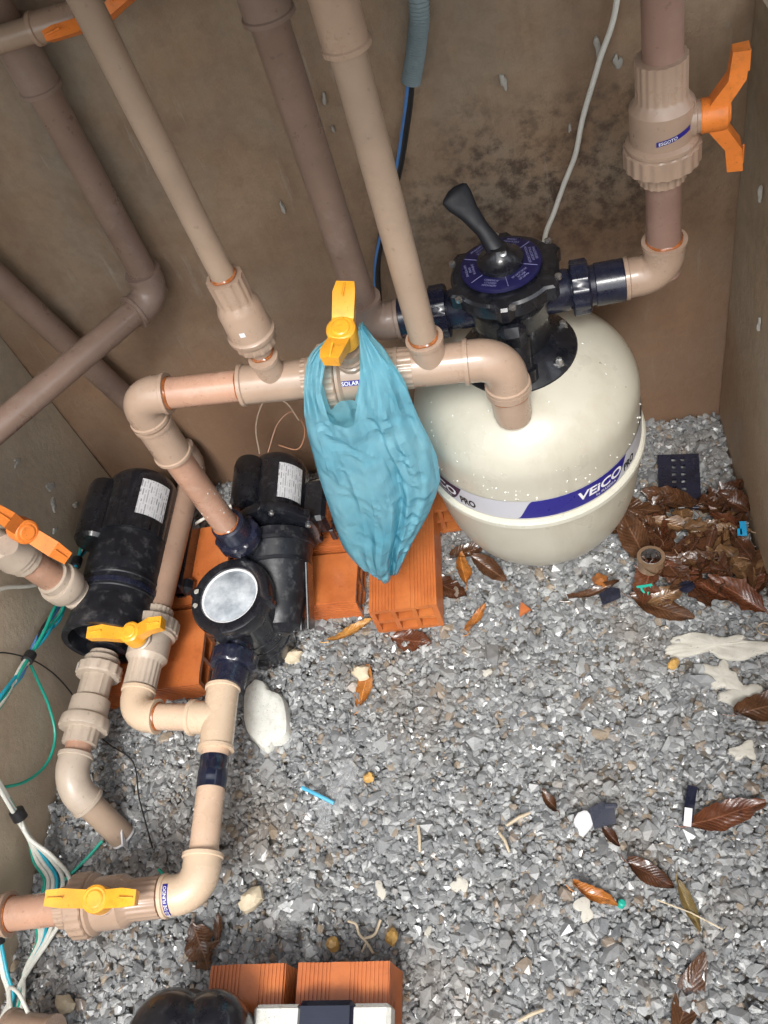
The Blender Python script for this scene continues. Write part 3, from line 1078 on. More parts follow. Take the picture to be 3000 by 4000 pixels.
glue(X(-.115), ax, RF - .003, mf)
elbow(ER, -ax, (0, 0, -1), FIT, mf, leg=.058, r=.0325)
socket(ER - V3((0, 0, .058)), (0, 0, -1), .012, FIT, mf, r=.033)
glue(ER - V3((0, 0, .071)), (0, 0, -1), .0325, mf)
part('pipe_stub', lathe(ER - V3((0, 0, .07)), (0, 0, -1), [(.0305, 0), (.0305, .05), (.0285, .062), (.024, .066)], 32), FIT, mf)
# risers of the manifold
B1, B0 = X(-.173), V3((-.168, MY, 1.35))
pipe(B1 + V3((0, -.002, .045)), B0, PIPE_PALE, mf, r=.0208)
glue(B1 + V3((0, -.003, .061)), (0, 0, 1), .0205, mf)
socket((-.1695, MY, 1.108), (0, 0, 1), .09, FIT, mf, r=.0262)
Dt = X(-.414)
du = unit((-.006, -.02, 1))
pipe(Dt + du * .04, Dt + du * .09, FIT, mf, r=.0165)
glue(Dt + du * .063, du, .0165, mf)
cu_ = part('check_valve', lathe(Dt + du * .082, du, [(.018, 0), (.0285, .0006), (.0300, .003), (.0300, .016), (.029, .018), (.0345, .0185), (.0360, .021), (.0360, .027), (.0335, .0295), (.0330, .032), (.0325, .072), (.0300, .080), (.0262, .088), (.0250, .090), (.0250, .128), (.0185, .1285)], 64, mod=ribs(14, .0014, (2, 3, 13, 14))), FIT, mf)
glue(Dt + du * .213, du, .0172, mf)
pipe(Dt + du * .19, Dt + du * .60, PIPE_PALE, mf, r=.0172)
# sticker speck on the check union
part('size_sticker', patch(on_cyl(Dt + du * .132, du, (0, -1, .3), .0334), -.004, .004, -.004, .004, 2, 3)[0], WHITE, mf)
# top of that riser: small shut-off with orange wing behind a sideways pipe
tv = thing('shutoff_branch', 'sideways grey-tan pipe with orange valve wings high against the back wall', 'pipework', (-.6, 1.18, 1.11))
pipe((-.80, 1.20, 1.112), (-.53, 1.20, 1.122), PIPE_PALE, tv, r=.0165)
socket((-.61, 1.20, 1.119), (1, 0, .03), .07, FIT, tv, r=.020)
handle((-.505, 1.165, 1.124), (0, -.8, .5), (1, -.05, .24), ORANGE, tv, half=.062, wide=.016, rh=.012)

# 2. old brown pipe and its sideways leg towards the left wall
op = thing('brown_pipe_run', 'dull brown pipe coming down the back wall and turning sideways to the left wall', 'pipework', (-.70, 1.29, .60))
E1 = V3((-.697, 1.288, .606))
g_end = V3((-1.08, .868, .592))
gd = unit(g_end - E1)
pipe(E1, (-.690, 1.288, 1.05), PIPE_OLD, op)
socket((-.691, 1.288, 1.005), (0, 0, 1), .10, FIT_OLD, op, r=.031)
pipe((-.690, 1.288, 1.09), (-.688, 1.288, 1.55), PIPE_OLD, op)
elbow(E1, (0, 0, 1), gd, FIT_OLD, op, leg=.055)
pipe(E1 + gd * .03, g_end, PIPE_OLD, op)

# 3. brown pipe into the valve's left port
cp = thing('brown_riser', 'brown upright pipe turning into the left port of the black valve', 'pipework', (-.282, 1.11, .6))
C1 = V3((-.282, TY + .007, .600))
pipe(C1, (-.276, TY + .007, 1.40), PIPE_OLD, cp)
elbow(C1, (0, 0, 1), (1, 0, 0), FIT_OLD, cp, leg=.054)
socket((-.2765, TY + .007, 1.098), (0, 0, 1), .09, FIT_OLD, cp, r=.031)

# 4. right riser with orange valve
rp = thing('waste_riser', 'reddish pipe with orange-handled union valve on the right port of the filter', 'pipework', (.19, 1.11, .6))
A1 = V3((.190, TY + .007, .602))
pipe(A1, (.178, TY + .007, 1.40), plastic('pipe_red_brown', (.27, .165, .13), .4, .14, (.40, .30, .25), .3, 10), rp)
elbow(A1, (0, 0, 1), (-1, 0, 0), FIT, rp, leg=.060)
glue(A1 + V3((0, 0, .061)), (0, 0, 1), RP, rp)
rv = valve((.1845, TY + .007, .853), (.015, 0, -1), (1, -.12, .02), (.02, 0, 1), FIT, ORANGE, rp, hub_off=.066, half=.083, k=1.02)
fn = on_cyl((.1845, TY + .007, .852), (0, 0, 1), (.25, -1, .05), .0426)
lv, uv = patch(lambda s, t: fn(s + t * .20, t), -.0035, .0035, -.024, .024, 3, 8)
st = part('label_strip', lv, BLUE, rv, uv=uv)
v, f = text_geo('ESGOTO', .0062, .01)
fn2 = on_cyl((.1845, TY + .007, .852), (0, 0, 1), (.25, -1, .05), .0430)
part('lettering', (np.array([fn2(p[1] + (p[0] - .009) * .20, p[0] - .009) for p in v]), f), WHITE, st, smooth=0)

# 5. suction line: brown drop, aspiration valve, tee at the pump, bottom drain valve
ZS = .130
sl = thing('suction_line', 'tan suction pipework with two yellow valves joining at the strainer pump inlet', 'pipework', (-.72, .6, 0))
F1 = V3((-.826, 1.286, ZS))
f_end = V3((-.985, 1.286, .80))
fd = unit(f_end - F1)
pipe(F1, F1 + fd * .95, PIPE_OLD, sl)
E2 = V3((-.855, .668, ZS))
yd = unit(F1 - E2)
elbow(F1, fd, -yd, FIT_OLD, sl, leg=.052)
pipe(F1 - yd * .03, E2 + yd * .03, plastic('pipe_brown_tan', (.33, .215, .155), .36, .14, (.42, .33, .26), .3, 10), sl)
vc = E2 + yd * .146
v2 = valve(vc, yd, (-.02, -.1, 1), (1, .03, .0), FIT_NEW if False else FIT_GREY, YELLOW, sl, hub_off=.068, half=.078)
strip(E2 + yd * .276, yd, (-.34, 0, .94), RP, .066, .0072, 'ASPIRAÇÃO', sl, .0075, -.014)
pipe(E2 + yd * .034, E2 + yd * .07, PIPE_NEW, sl, r=.0252)
T1 = V3((-.675, .649, ZS))
xd = unit(T1 - E2)
elbow(E2, yd, xd, FIT_NEW, sl, leg=.054)
pipe(E2 + xd * .03, T1 - xd * .04, PIPE_NEW, sl)
glue(E2 + xd * .055, xd, RP, sl)
S1 = V3((-.669, .345, ZS))
P1 = V3((-.672, .725, ZS))
sd = unit(S1 - T1)
tee(T1, sd, -xd, FIT_NEW, sl, L=.125, Lb=.058)
pipe(T1 - sd * .05, T1 - sd * .075, FIT_NEW, sl, r=.0245)
pipe(T1 + sd * .05, S1 - sd * .02, PIPE_NEW, sl)
part('black_tape', lathe(T1 + sd * .075, sd, [(RP, 0), (.0262, .0004), (.0262, .0215), (.0265, .022), (.0265, .043), (.0262, .0435), (.0262, .058), (RP, .0584)], 32), NAVY, sl)
bd = unit(V3((-1.08, .312, .150)) - S1)
elbow(S1, -sd, bd, FIT_NEW, sl, leg=.060, r=.0325)
strip(S1 + bd * .046, bd, (0, -.50, .86), .0328, .0088, .056, 'RALO DE FUNDO', sl, .0078, -.006, around=True)
glue(S1 + bd * .062, bd, RP, sl)
pipe(S1 + bd * .03, S1 + bd * .36, PIPE, sl, r=.0275)
v3 = valve(S1 + bd * .155, bd, (.20, -.15, 1), (1, .02, -.22), FIT_NEW if False else FIT, YELLOW, sl, hub_off=.060, half=.072, k=1.04)
glue(S1 + bd * .331, bd, .0275, sl)
socket(S1 + bd * .332, bd, .085, FIT, sl, r=.034)

# 6. left pump: drain stub into the gravel
dl = thing('drain_line', 'grey-tan union pipe from the left pump bending down into the gravel', 'pipework', (-.96, .65, 0))
D0 = V3((-.955, .815, .118))
D1 = V3((-.968, .548, .118))
dd = unit(D1 - D0)
pipe(D0, D0 + dd * .03, FIT_GREY, dl, r=.0285)
union(D0 + dd * .030, dd, FIT_GREY, dl, k=.98, L0=.02, L1=.075)
part('size_sticker', patch(on_cyl(D0 + dd * .042, dd, (-.75, 0, .65), .0446), -.006, .006, -.010, .010, 2, 4)[0], WHITE, dl)
part('union_sleeve', lathe(D0 + dd * .095, dd, [(.030, 0), (.0375, .006), (.0380, .012), (.0385, .040), (.0455, .044), (.0468, .047), (.0468, .064), (.0455, .067), (.033, .068), (.0315, .069), (.0315, .096), (.028, .097)], 64,
                           mod=ribs(14, .0016, (6, 7, 9, 10))), FIT_GREY, dl)
pipe(D0 + dd * .18, D1 - dd * .02, PIPE, dl)
de = unit(V3((-.905, .484, -.005)) - D1)
elbow(D1, -dd, de, FIT_GREY, dl, leg=.056)
pipe(D1 + de * .03, D1 + de * .155, PIPE_PALE, dl)
part('cut_edge', lathe(D1 + de * .155, de, [(.0255, -.004), (.0258, .0), (.020, .0015)], 28), WHITE, dl)

part('cut_flap', boxg((-.893, .481, .014), (.004, .046, .022), .001, axes=[(1, .25, .2), (-.25, 1, .1), (0, 0, 1)]), WHITE, dl)

# 7. left pump: delivery riser with orange valve
dr = thing('delivery_riser', 'tan riser with orange wing valve standing on the left pump by the wall', 'pipework', (-.99, .895, .2))
R0 = V3((-.972, .898, .195))
rd = unit((-.040, -.012, .25))
HB = V3((-.902, .845, .512))
pipe(R0, R0 + rd * .05, FIT_GREY, dr, r=.0275)
part('reducer', lathe(R0 + rd * .02, rd, [(.029, 0), (.0315, .004), (.0315, .014), (.0285, .018), (.0285, .034), (.040, .038), (.0415, .042), (.0415, .066), (.040, .069), (.034, .070), (.034, .084), (.030, .086)], 48), FIT_GREY, dr)
pipe(R0 + rd * .08, R0 + rd * .19, PIPE, dr, r=.0285)
part('valve', lathe(R0 + rd * .170, rd, [(.030, 0), (.033, .001), (.033, .014), (.0365, .016), (.0365, .024), (.0395, .026), (.0395, .075), (.034, .078), (.0315, .08), (.0315, .12)], 48, mod=ribs(12, .001, (1, 2))), FIT_GREY, dr)
handle(HB, (.80, -.55, .22), (.12, .10, -1), ORANGE, dr, half=.080)
part('stem_collar', lathe(R0 + rd * .285, (.80, -.55, .22), [(.024, .02), (.024, .05), (.019, .052), (.019, .100)], 24), FIT_GREY, dr)
pipe(R0 + rd * .28, R0 + rd * .60, PIPE, dr)


# ------------------------------------------------------------------ pumps
def motor(base, d, L, r, parent, plate_ref, seg=48, fins=24, name='motor'):
    prof = [(r * .55, 0), (r * .86, .006), (r * .97, .018), (r, .03), (r, L)]
    m = part(name, lathe(base, d, prof, 96, mod=ribs(fins, -.0018, (3, 4))), BLACK, parent)
    g, uv = patch(on_cyl(base, d, plate_ref, r + .0008), L * .25, L * .80, -r * .42, r * .42, 4, 10)
    pl = part('rating_plate', g, PLATE, m, uv=uv)
    return m


# strainer pump in the middle
sp = thing('strainer_pump', 'black pool pump with round clear strainer lid on clay bricks', 'pump', (-.60, 1.0, 0))
MZ = .168
motor((-.598, 1.205, MZ), (.03, -1, 0), .165, .066, sp, (.72, 0, .70))
part('capacitor_box', lathe((-.643, 1.188, MZ + .050), (.03, -1, 0), [(.020, 0), (.030, .006), (.033, .02), (.033, .110), (.028, .124), (.015, .128)], 36), BLACK, sp)
part('terminal_box', join(boxg((-.506, 1.090, MZ - .010), (.052, .105, .058), .008), *[boxg((-.482, 1.046 + .020 * k, MZ - .052), (.012, .008, .036), .002) for k in range(4)]), BLACK, sp)
part('base_foot', boxg((-.59, 1.10, .098), (.10, .07, .024), .005), BLACK, sp)
part('flange', lathe((-.587, 1.050, MZ), (.02, -1, 0), [(.060, 0), (.078, .002), (.088, .008), (.090, .022), (.088, .028), (.080, .030)], 64,
                     mod=lambda th, k: np.where(np.cos(th * 6) > .93, .008, 0) if 1 <= k <= 4 else np.zeros_like(th)), BLACK, sp)
for k in range(6):
    a = 60 * k * D + .3
    part('bolt', lathe((-.587 + .080 * math.cos(a), 1.022, MZ + .080 * math.sin(a)), (0, -1, 0), [(.006, 0), (.006, .005), (.003, .007)], 8), STEEL, sp)
part('volute', lathe((-.586, 1.022, MZ - .004), (.02, -1, -.30), [(.072, 0), (.073, .018), (.0755, .019), (.0755, .026), (.072, .027), (.068, .06), (.0695, .061), (.0695, .067), (.067, .068), (.061, .10), (.052, .15), (.042, .19), (.020, .205)], 56), DIRTY_BLACK, sp, smooth=.5)
for k in range(5):                        # cast fins down the right flank
    fx = -.524 - .013 * k
    part('fin', boxg((fx, .905 - .004 * k, .112 + .004 * k), (.0055, .135, .040), .0015, axes=[(1, .10, 0), (-.08, -1, -.62), (0, -.62, 1)]), BLACK, sp)
POT = V3((-.643, .862, 0))
part('strainer_pot', lathe(POT, (.02, -.03, 1), [(0.0515, .002), (0.0582, .008), (0.0622, .03), (0.0644, .06), (0.0644, .0605), (0.0661, .061), (0.0661, .064), (0.0644, .0645), (0.0650, .085), (0.0666, .0855), (0.0666, .089), (0.0650, .0895), (0.0655, .112), (0.0672, .1125), (0.0672, .116), (0.0655, .1165), (0.0661, .172), (0.0672, .19)], 56), BLACK, sp)
LZ = V3((-.646, .858, .204))
lr = part('lid_ring', lathe(LZ, (-.05, -.06, 1), [(0.0660, -.018), (0.0792, -.016), (0.0814, -.012), (0.0814, .010), (0.0786, .016), (0.0726, .0185), (0.0589, .0185), (0.0578, .014), (0.0578, .006)], 72,
                            mod=lambda th, k: np.where(np.cos(th * 4 + .9) > .90, .0075, 0) if 1 <= k <= 4 else np.zeros_like(th), cap=False), BLACK, sp)
part('lid_window', lathe(LZ, (-.05, -.06, 1), [(0.0581, .008), (0.0581, .0115), (0.0539, .0135), (0.0330, .0165), (0.0011, .0175)], 56), LID, lr, smooth=1.2)
part('lid_gasket', lathe(LZ, (-.05, -.06, 1), [(0.0534, .013), (0.0556, .0155), (0.0578, .015), (0.0581, .012)], 56, cap=False), WHITE, lr)
for a in (170, 195):
    e = V3((math.cos(a * D), math.sin(a * D), 0)) * .069
    part('lime_spot', blob(LZ + e + V3((0, 0, .0218 + (0 if a == 170 else -.002))), .0055, .005, .0006, a, 14, .2, (-.05, -.06, 1), (1, 0, 0), 2), CHIP, lr)
# inlet with union
part('inlet', lathe((-.655, .815, ZS), (-.12, -1, 0), [(.031, 0), (.031, .045), (.033, .047)], 36), BLACK2, sp)
un = part('inlet_union', lathe((-.659, .783, ZS), (-.12, -1, 0), [(.032, 0), (.0425, .002), (.0435, .005), (.0435, .030), (.0415, .034), (.031, .035)], 64, mod=ribs(10, .0024, (2, 3))), BLACK2, sp)
part('inlet_tail', lathe((-.663, .749, ZS), (-.14, -1, 0), [(.0330, 0), (.0330, .036), (.026, .037)], 36), BLACK2, un)
# outlet tower with union
part('outlet', lathe((-.631, .980, .19), (-.03, -.03, 1), [(.036, 0), (.034, .03), (.033, .045)], 36), BLACK, sp)
uo = part('outlet_union', lathe((-.634, .977, .228), (-.05, -.03, 1), [(.033, 0), (.0425, .002), (.0435, .005), (.0435, .024), (.0415, .028), (.036, .029)], 64, mod=ribs(10, .0022, (2, 3))), BLACK2, sp)
part('outlet_tail', lathe((-.6365, .9755, .256), (-.06, -.03, 1), [(.036, 0), (.0345, .006), (.0335, .034), (.0305, .038), (.026, .0385)], 36), BLACK2, uo)
glue((-.6405, .9725, .2955), (0, 0, 1), RP, mf)

# big pump on the left
bp = thing('big_pump', 'large dusty black pump by the left wall with open round front', 'pump', (-.94, 1.0, 0))
BA, BX = unit((-.02, -1, 0)), -.925
motor((-.917, 1.212, .165), BA, .165, .078, bp, (.78, 0, .62))
part('capacitor_box', lathe((-.983, 1.190, .205), BA, [(.022, 0), (.036, .006), (.040, .02), (.040, .150), (.034, .158), (.018, .162)], 36), BLACK, bp)
part('housing', lathe((-.924, 1.060, .155), BA, [(.070, 0), (.079, .004), (.081, .02), (.081, .085), (.080, .110), (.082, .112), (.082, .118), (.080, .120), (.080, .140), (.083, .142), (.083, .150), (.081, .152), (.085, .205), (.090, .238), (.089, .243), (.077, .243), (.075, .215), (.045, .200), (.02, .198)], 72, cap=False), DIRTY_BLACK, bp)
part('clamp_band', lathe((-.926, .928, .155), BA, [(.0805, 0), (.0840, .001), (.0840, .012), (.0805, .013)], 64, cap=False), BLACK2, bp)
part('clamp_foot', boxg((-.828, .985, .075), (.05, .04, .03), .01), BLACK, bp)
part('inlet_port', lathe((-.951, .868, .118), (-.05, -1, 0), [(.041, 0), (.0405, .020), (.039, .044), (.030, .046)], 36), BLACK, bp)
part('side_foot', boxg((-.833, 1.06, .082), (.03, .19, .05), .006), BLACK, bp)
part('outlet_port', join(lathe((-.955, .895, .150), unit((-.10, .01, .13)), [(.046, 0), (.045, .03), (.041, .05), (.036, .056)], 40),
                         boxg((-.955, .895, .165), (.075, .06, .06), .012)), BLACK, bp)
part('base_foot', boxg((-.93, 1.10, .075), (.14, .07, .045), .006), BLACK, bp)

# front pump, only its top corner reaches into view
fp = thing('front_pump', 'black pump end with white block beside it on the near bricks', 'pump', (-.55, .1, 0))
part('strainer_housing', join(lathe((-.662, .125, .10), (0, .12, 1), [(.074, 0), (.074, .045), (.066, .056), (.064, .090), (.050, .108), (.024, .116)], 48),
                              lathe((-.608, .135, .12), (.1, .15, 1), [(.060, 0), (.058, .050), (.050, .068), (.034, .080), (.014, .085)], 48)), BLACK, fp, smooth=.9)
part('motor', lathe((-.58, .085, .120), (1, 0, 0), [(.030, 0), (.036, .02), (.036, .20), (.030, .22)], 40), BLACK, fp)
part('white_block', boxg((-.448, .132, .112), (.212, .100, .036), .006), FOAM, fp)
part('black_cover', boxg((-.440, .136, .118), (.092, .1005, .034), .008), NAVY, fp)
part('metal_plate', boxg((-.440, .112, .1365), (.12, .060, .004), .001), STEEL, fp)
part('screw', join(boxg((-.412, .141, .142), (.016, .004, .012), .001), boxg((-.397, .140, .141), (.018, .004, .005), .001)), STEEL, fp)


# ------------------------------------------------------------------ clay bricks
def brick_geo(Wd, Ht, Ln, nx, nz, groove=True, wall=.0085, smooth_top=False):
    """hollow clay block: holes run along local y; origin at the centre of its base."""
    gd = .0020
    xs, zs = [0.0], [0.0]
    # outer groove layer, then web / hole pattern cut into thin columns
    def fill(lst, total, n):
        hw = (total - 2 * gd - wall * (n + 1)) / n
        edges = [gd]
        for k in range(n):
            edges.append(edges[-1] + wall)
            edges.append(edges[-1] + hw)
        edges.append(edges[-1] + wall)
        pts = sorted(set([round(e, 6) for e in edges]))
        fine = []
        for a, b in zip(pts[:-1], pts[1:]):
            m = max(1, int(round((b - a) / .0034)))
            fine += [a + (b - a) * i / m for i in range(m)]
        fine.append(pts[-1])
        lst += fine + [total]
        return edges
    ex, ez = fill(xs, Wd, nx), fill(zs, Ht, nz)
    NX, NZ = len(xs) - 1, len(zs) - 1

    def hole(c, edges, n):
        for k in range(n):
            if edges[1 + 2 * k] < c < edges[2 + 2 * k]:
                return True
        return False
    solid = np.zeros((NX + 2, NZ + 2), bool)
    for i in range(NX):
        for j in range(NZ):
            cx, cz = (xs[i] + xs[i + 1]) / 2, (zs[j] + zs[j + 1]) / 2
            s = not (hole(cx, ex, nx) and hole(cz, ez, nz))
            xo, zo = i in (0, NX - 1), j in (0, NZ - 1)
            if xo and zo:
                s = False
            elif zo:
                s = (i % 2 == 0) or ((i // 9) % 3 == 2) or not groove or (smooth_top and j == NZ - 1)
            elif xo:
                s = (j % 2 == 0) or not groove
            solid[i + 1, j + 1] = s
    vs, fs, idx = [], [], {}

    def vid(i, j, e):
        k = (i, j, e)
        if k not in idx:
            idx[k] = len(vs)
            vs.append((xs[i] - Wd / 2, (-.5 if e == 0 else .5) * Ln, zs[j]))
        return idx[k]
    for i in range(NX):
        for j in range(NZ):
            if not solid[i + 1, j + 1]:
                continue
            for e in (0, 1):
                fs.append((vid(i, j, e), vid(i + 1, j, e), vid(i + 1, j + 1, e), vid(i, j + 1, e)))
            for di, dj, a, b in ((-1, 0, (i, j), (i, j + 1)), (1, 0, (i + 1, j), (i + 1, j + 1)), (0, -1, (i, j), (i + 1, j)), (0, 1, (i, j + 1), (i + 1, j + 1))):
                if not solid[i + 1 + di, j + 1 + dj]:
                    fs.append((vid(*a, 0), vid(*b, 0), vid(*b, 1), vid(*a, 1)))
    return np.array(vs), fs


def brick(c, ang, dims, holes, label, seed, group=None, tilt=(0, 0), smooth_top=False):
    g = brick_geo(*dims, *holes, smooth_top=smooth_top)
    rnd = random.Random(seed)
    v = g[0].copy()
    # slightly uneven, hand-worn outline
    for k in range(len(v)):
        n = mnoise.noise(Vector((v[k][0] * 18 + seed, v[k][1] * 18, v[k][2] * 18)))
        e = abs(v[k][1]) > dims[2] * .49
        v[k][1] += n * (.0014 if e else 0)
        v[k][2] += n * .0008
    o = solo('clay_brick', (v, g[1]), BRICK, label, 'brick', group, loc=(0, 0, 0), smooth=0)
    o.location = c
    o.rotation_euler = (tilt[0] * D, tilt[1] * D, ang * D)
    return o


brick((-.340, .984, .006), 1.0, (.136, .088, .242), (3, 2), 'ribbed orange hollow brick with six open holes facing out below the bag', 1)
brick((-.537, .968, -.002), 88.5, (.122, .073, .196), (2, 2), 'orange hollow brick with stepped end under the strainer pump flange', 2, smooth_top=True)
brick((-.520, 1.118, .000), 87.0, (.160, .080, .225), (3, 2), 'orange brick behind the flange brick, half hidden by the bag', 3)
brick((-.268, 1.190, .0), 3.0, (.10, .088, .19), (2, 2), 'dark shaded brick wedged behind the tank side', 4)
brick((-.880, .845, -.030), 92.0, (.180, .090, .225), (3, 2), 'smooth orange brick under the round front of the big pump', 5, smooth_top=True)
brick((-.855, 1.045, -.026), 94.0, (.200, .090, .235), (3, 2), 'cracked-edge orange brick under the middle of the big pump', 6, smooth_top=True)
brick((-.585, .140, .0), 0.5, (.128, .094, .205), (3, 2), 'ribbed brick beneath the black end of the front pump', 7)
brick((-.427, .140, .0), -.5, (.148, .095, .205), (3, 2), 'wet ribbed brick beneath the white block of the front pump', 8)


# ------------------------------------------------------------------ blue carrier bag
def make_bag():
    Y0 = .893
    rows = [(.627, -.367, -.202), (.586, -.375, -.199), (.540, -.381, -.193), (.496, -.387, -.190), (.437, -.393, -.196), (.395, -.397, -.212), (.353, -.401, -.231), (.320, -.404, -.250),
            (.289, -.405, -.269), (.258, -.400, -.284), (.231, -.391, -.299), (.205, -.384, -.312), (.186, -.378, -.320), (.168, -.370, -.330)]
    zz = np.array([r[0] for r in rows])[::-1]
    xl = np.array([r[1] for r in rows])[::-1]
    xr = np.array([r[2] for r in rows])[::-1]
    NU, NV = 64, 72
    bulge = lambda z: .050 * np.clip((z - .168) / .08, 0, 1) ** .6 * (1 - .50 * np.clip((z - .33) / .3, 0, 1))
    vs, fs = [], []

    def fold(x, z, side, u):
        d = .0060 * math.sin(u * 17 + z * 7 + 2 * side) * (.35 + .65 * (z - .168) / .46)
        d += .010 * abs(mnoise.noise(Vector((u * 7.5 + z * 1.5, z * 2.2, 11 + side)))) - .003
        d += .004 * math.sin(u * 41 - z * 30) * max(0, (u - .55)) * 2
        d += .006 * mnoise.noise(Vector((x * 22, z * 14, 3 * side)))
        d += (.007 + .014 * max(0, u - .45)) * abs(mnoise.noise(Vector((x * 40 + z * 22, z * 30, 7 + side))))
        # deep crease on the slack right flank
        cr = math.exp(-((u - .66 - (.55 - z) * .12) / .035) ** 2)
        d += .012 * cr * (1 if side == 0 else .3) * np.clip((.62 - z) / .1, 0, 1)
        # pocket near the bottom
        d += .010 * math.exp(-((z - .235 - .05 * (u - .5)) / .012) ** 2) * (side == 0)
        return d
    # front hole lower edge and back hole edge in u
    def edge_z(u, side):
        # sagging mouth between the two straps
        ua, ub = .245, .47
        if u <= ua or u >= ub:
            return .627
        q = (u - ua) / (ub - ua)
        return .627 + (.012 if side else 0) * math.sin(math.pi * q)
    for side in (0, 1):
        for j in range(NV + 1):
            tz = j / NV
            for i in range(NU + 1):
                u = i / NU
                z = .168 + (edge_z(u, side) - .168) * tz
                zc = min(z, .627)
                a, b = np.interp(zc, zz, xl), np.interp(zc, zz, xr)
                x = a + (b - a) * u
                bu = bulge(zc) * (math.sin(math.pi * u) ** .65 if 0 < u < 1 else 0)
                sgn = -1 if side == 0 else .55
                y = Y0 + sgn * bu + (fold(x, z, side, u) if 0 < j else 0) * min(1, 8 * u, 8 * (1 - u))
                vs.append((x, y, z + .004 * math.sin(u * 9) * (1 - tz)))
    n = (NU + 1) * (NV + 1)
    for side in (0, 1):
        for j in range(NV):
            for i in range(NU):
                q = side * n + j * (NU + 1) + i
                fs.append((q, q + 1, q + NU + 2, q + NU + 1))
    body = (np.array(vs), fs)
    geos = [body]
    # straps: left and right, each a flattened tube (front and back film)
    L = [(.627, -.367, -.3265), (.645, -.362, -.3275), (.676, -.353, -.3265), (.700, -.345, -.317), (.719, -.335, -.307), (.730, -.322, -.295), (.737, -.310, -.288), (.741, -.300, -.284)]
    Rr = [(.627, -.2895, -.202), (.658, -.276, -.205), (.689, -.264, -.213), (.707, -.260, -.219), (.724, -.256, -.227), (.742, -.252, -.236), (.757, -.250, -.243)]
    for rows_, yend in ((L, .930), (Rr, .926)):
        zs_ = np.array([r[0] for r in rows_])
        a_ = np.array([r[1] for r in rows_])
        b_ = np.array([r[2] for r in rows_])
        NJ, NI = 26, 14
        for side in (0, 1):
            v, f = [], []
            for j in range(NJ + 1):
                z = zs_[0] + (zs_[-1] - zs_[0]) * j / NJ
                a, b = np.interp(z, zs_, a_), np.interp(z, zs_, b_)
                t = j / NJ
                for i in range(NI + 1):
                    u = i / NI
                    x = a + (b - a) * u
                    # blend depth from the body's mouth to the stem it hangs on
                    ub = (x - (-.367)) / (.165)
                    bu0 = bulge(.627) * (max(0, math.sin(math.pi * min(1, max(0, ub)))) ** .65)
                    sgn = -1 if side == 0 else .55
                    y0 = Y0 + sgn * bu0 + fold(x, .627, side, ub) * max(0, min(1, 8 * ub, 8 * (1 - ub)))
                    y1 = yend + sgn * .006
                    y = y0 + (y1 - y0) * t ** 1.3 - .006 * math.sin(math.pi * t)
                    y += min(1, 4 * t) * (.004 * math.sin(u * 13 + t * 4) + .005 * mnoise.noise(Vector((x * 60, z * 20, side))))
                    v.append((x, y, z))
            for j in range(NJ):
                for i in range(NI):
                    q = j * (NI + 1) + i
                    f.append((q, q + 1, q + NI + 2, q + NI + 1))
            geos.append((np.array(v), f))
    solo('plastic_bag', join(*geos), BAG, 'light blue plastic carrier bag hanging by its handles from the SOLAR valve', 'bag', loc=(-.31, .9, .17), smooth=.20)


make_bag()


# ------------------------------------------------------------------ cables, hose, wires
def cable(pts, r, mat, parent, n=8, seg=10):
    return part('cable', sweep(spline(pts, n), r, seg), mat, parent)


cb = thing('cable_bundle', 'taped bundle of green, blue and white cables running along the left wall', 'cable', (-1.06, .8, .1))
mats = [CABLE_G, CABLE_T, CABLE_B, CABLE_W, CABLE_G, CABLE_K, CABLE_W, CABLE_T]
for k, mt in enumerate(mats):
    o = lambda s: (.004 + s * random.uniform(0, .010), random.uniform(-s, s) * .012, random.uniform(-s, s) * .012)
    base = [(-1.06, 1.13, .150), (-1.058, 1.085, .142), (-1.058, 1.031, .150), (-1.062, .955, .158), (-1.060, .890, .172), (-1.060, .834, .190), (-1.062, .775, .210), (-1.062, .731, .226), (-1.063, .66, .262), (-1.064, .55, .315)]
    sp_ = [1, .8, .25, .8, 1, .8, .25, .5, 1.0, 1.6]
    cable([V3(p) + V3(o(s)) for p, s in zip(base, sp_)], .0038, mt, cb)
for c, d in (((-1.057, .772, .211), (0, -1, .35)), ((-1.054, 1.031, .150), (0, -1, .1))):
    part('cable_tie', lathe(V3(c) - unit(d) * .011, d, [(.009, 0), (.0115, .001), (.0118, .021), (.009, .022)], 14), CABLE_K, cb)
gl = thing('green_cable_loop', 'single green cable looping down the left wall from the taped bundle', 'cable', (-1.06, .65, .06))
cable([(-1.060, .772, .215), (-1.061, .748, .165), (-1.061, .715, .105), (-1.058, .668, .066), (-1.060, .612, .068), (-1.062, .56, .115), (-1.063, .52, .19), (-1.063, .47, .27)], .0030, CABLE_G, gl)
wl = thing('white_cable', 'short white cable crossing the left wall behind the delivery riser', 'cable', (-1.06, .9, .27))
cable([(-1.064, .80, .36), (-1.062, .852, .338), (-1.058, .905, .262), (-1.045, .955, .205), (-1.01, .985, .150)], .0042, CABLE_W, wl)
kw = thing('black_wire', 'thin black wire trailing from the left wall across the gravel', 'wire', (-1.0, .7, 0))
cable([(-1.066, .70, .33), (-1.066, .744, .288), (-1.064, .775, .200), (-1.062, .782, .112), (-1.058, .765, .030), (-1.034, .72, .013), (-.97, .668, .012), (-.905, .625, .012), (-.876, .55, .012), (-.83, .455, .012)], .0016, CABLE_K, kw, seg=6)
lbn = thing('white_cable_bundle', 'tied white and turquoise cables spilling from the wall under the front valve', 'cable', (-1.04, .4, 0))
fan = [(-.985, .06), (-1.000, .0), (-1.012, -.004), (-1.020, .004), (-1.038, .0), (-1.030, .006)]
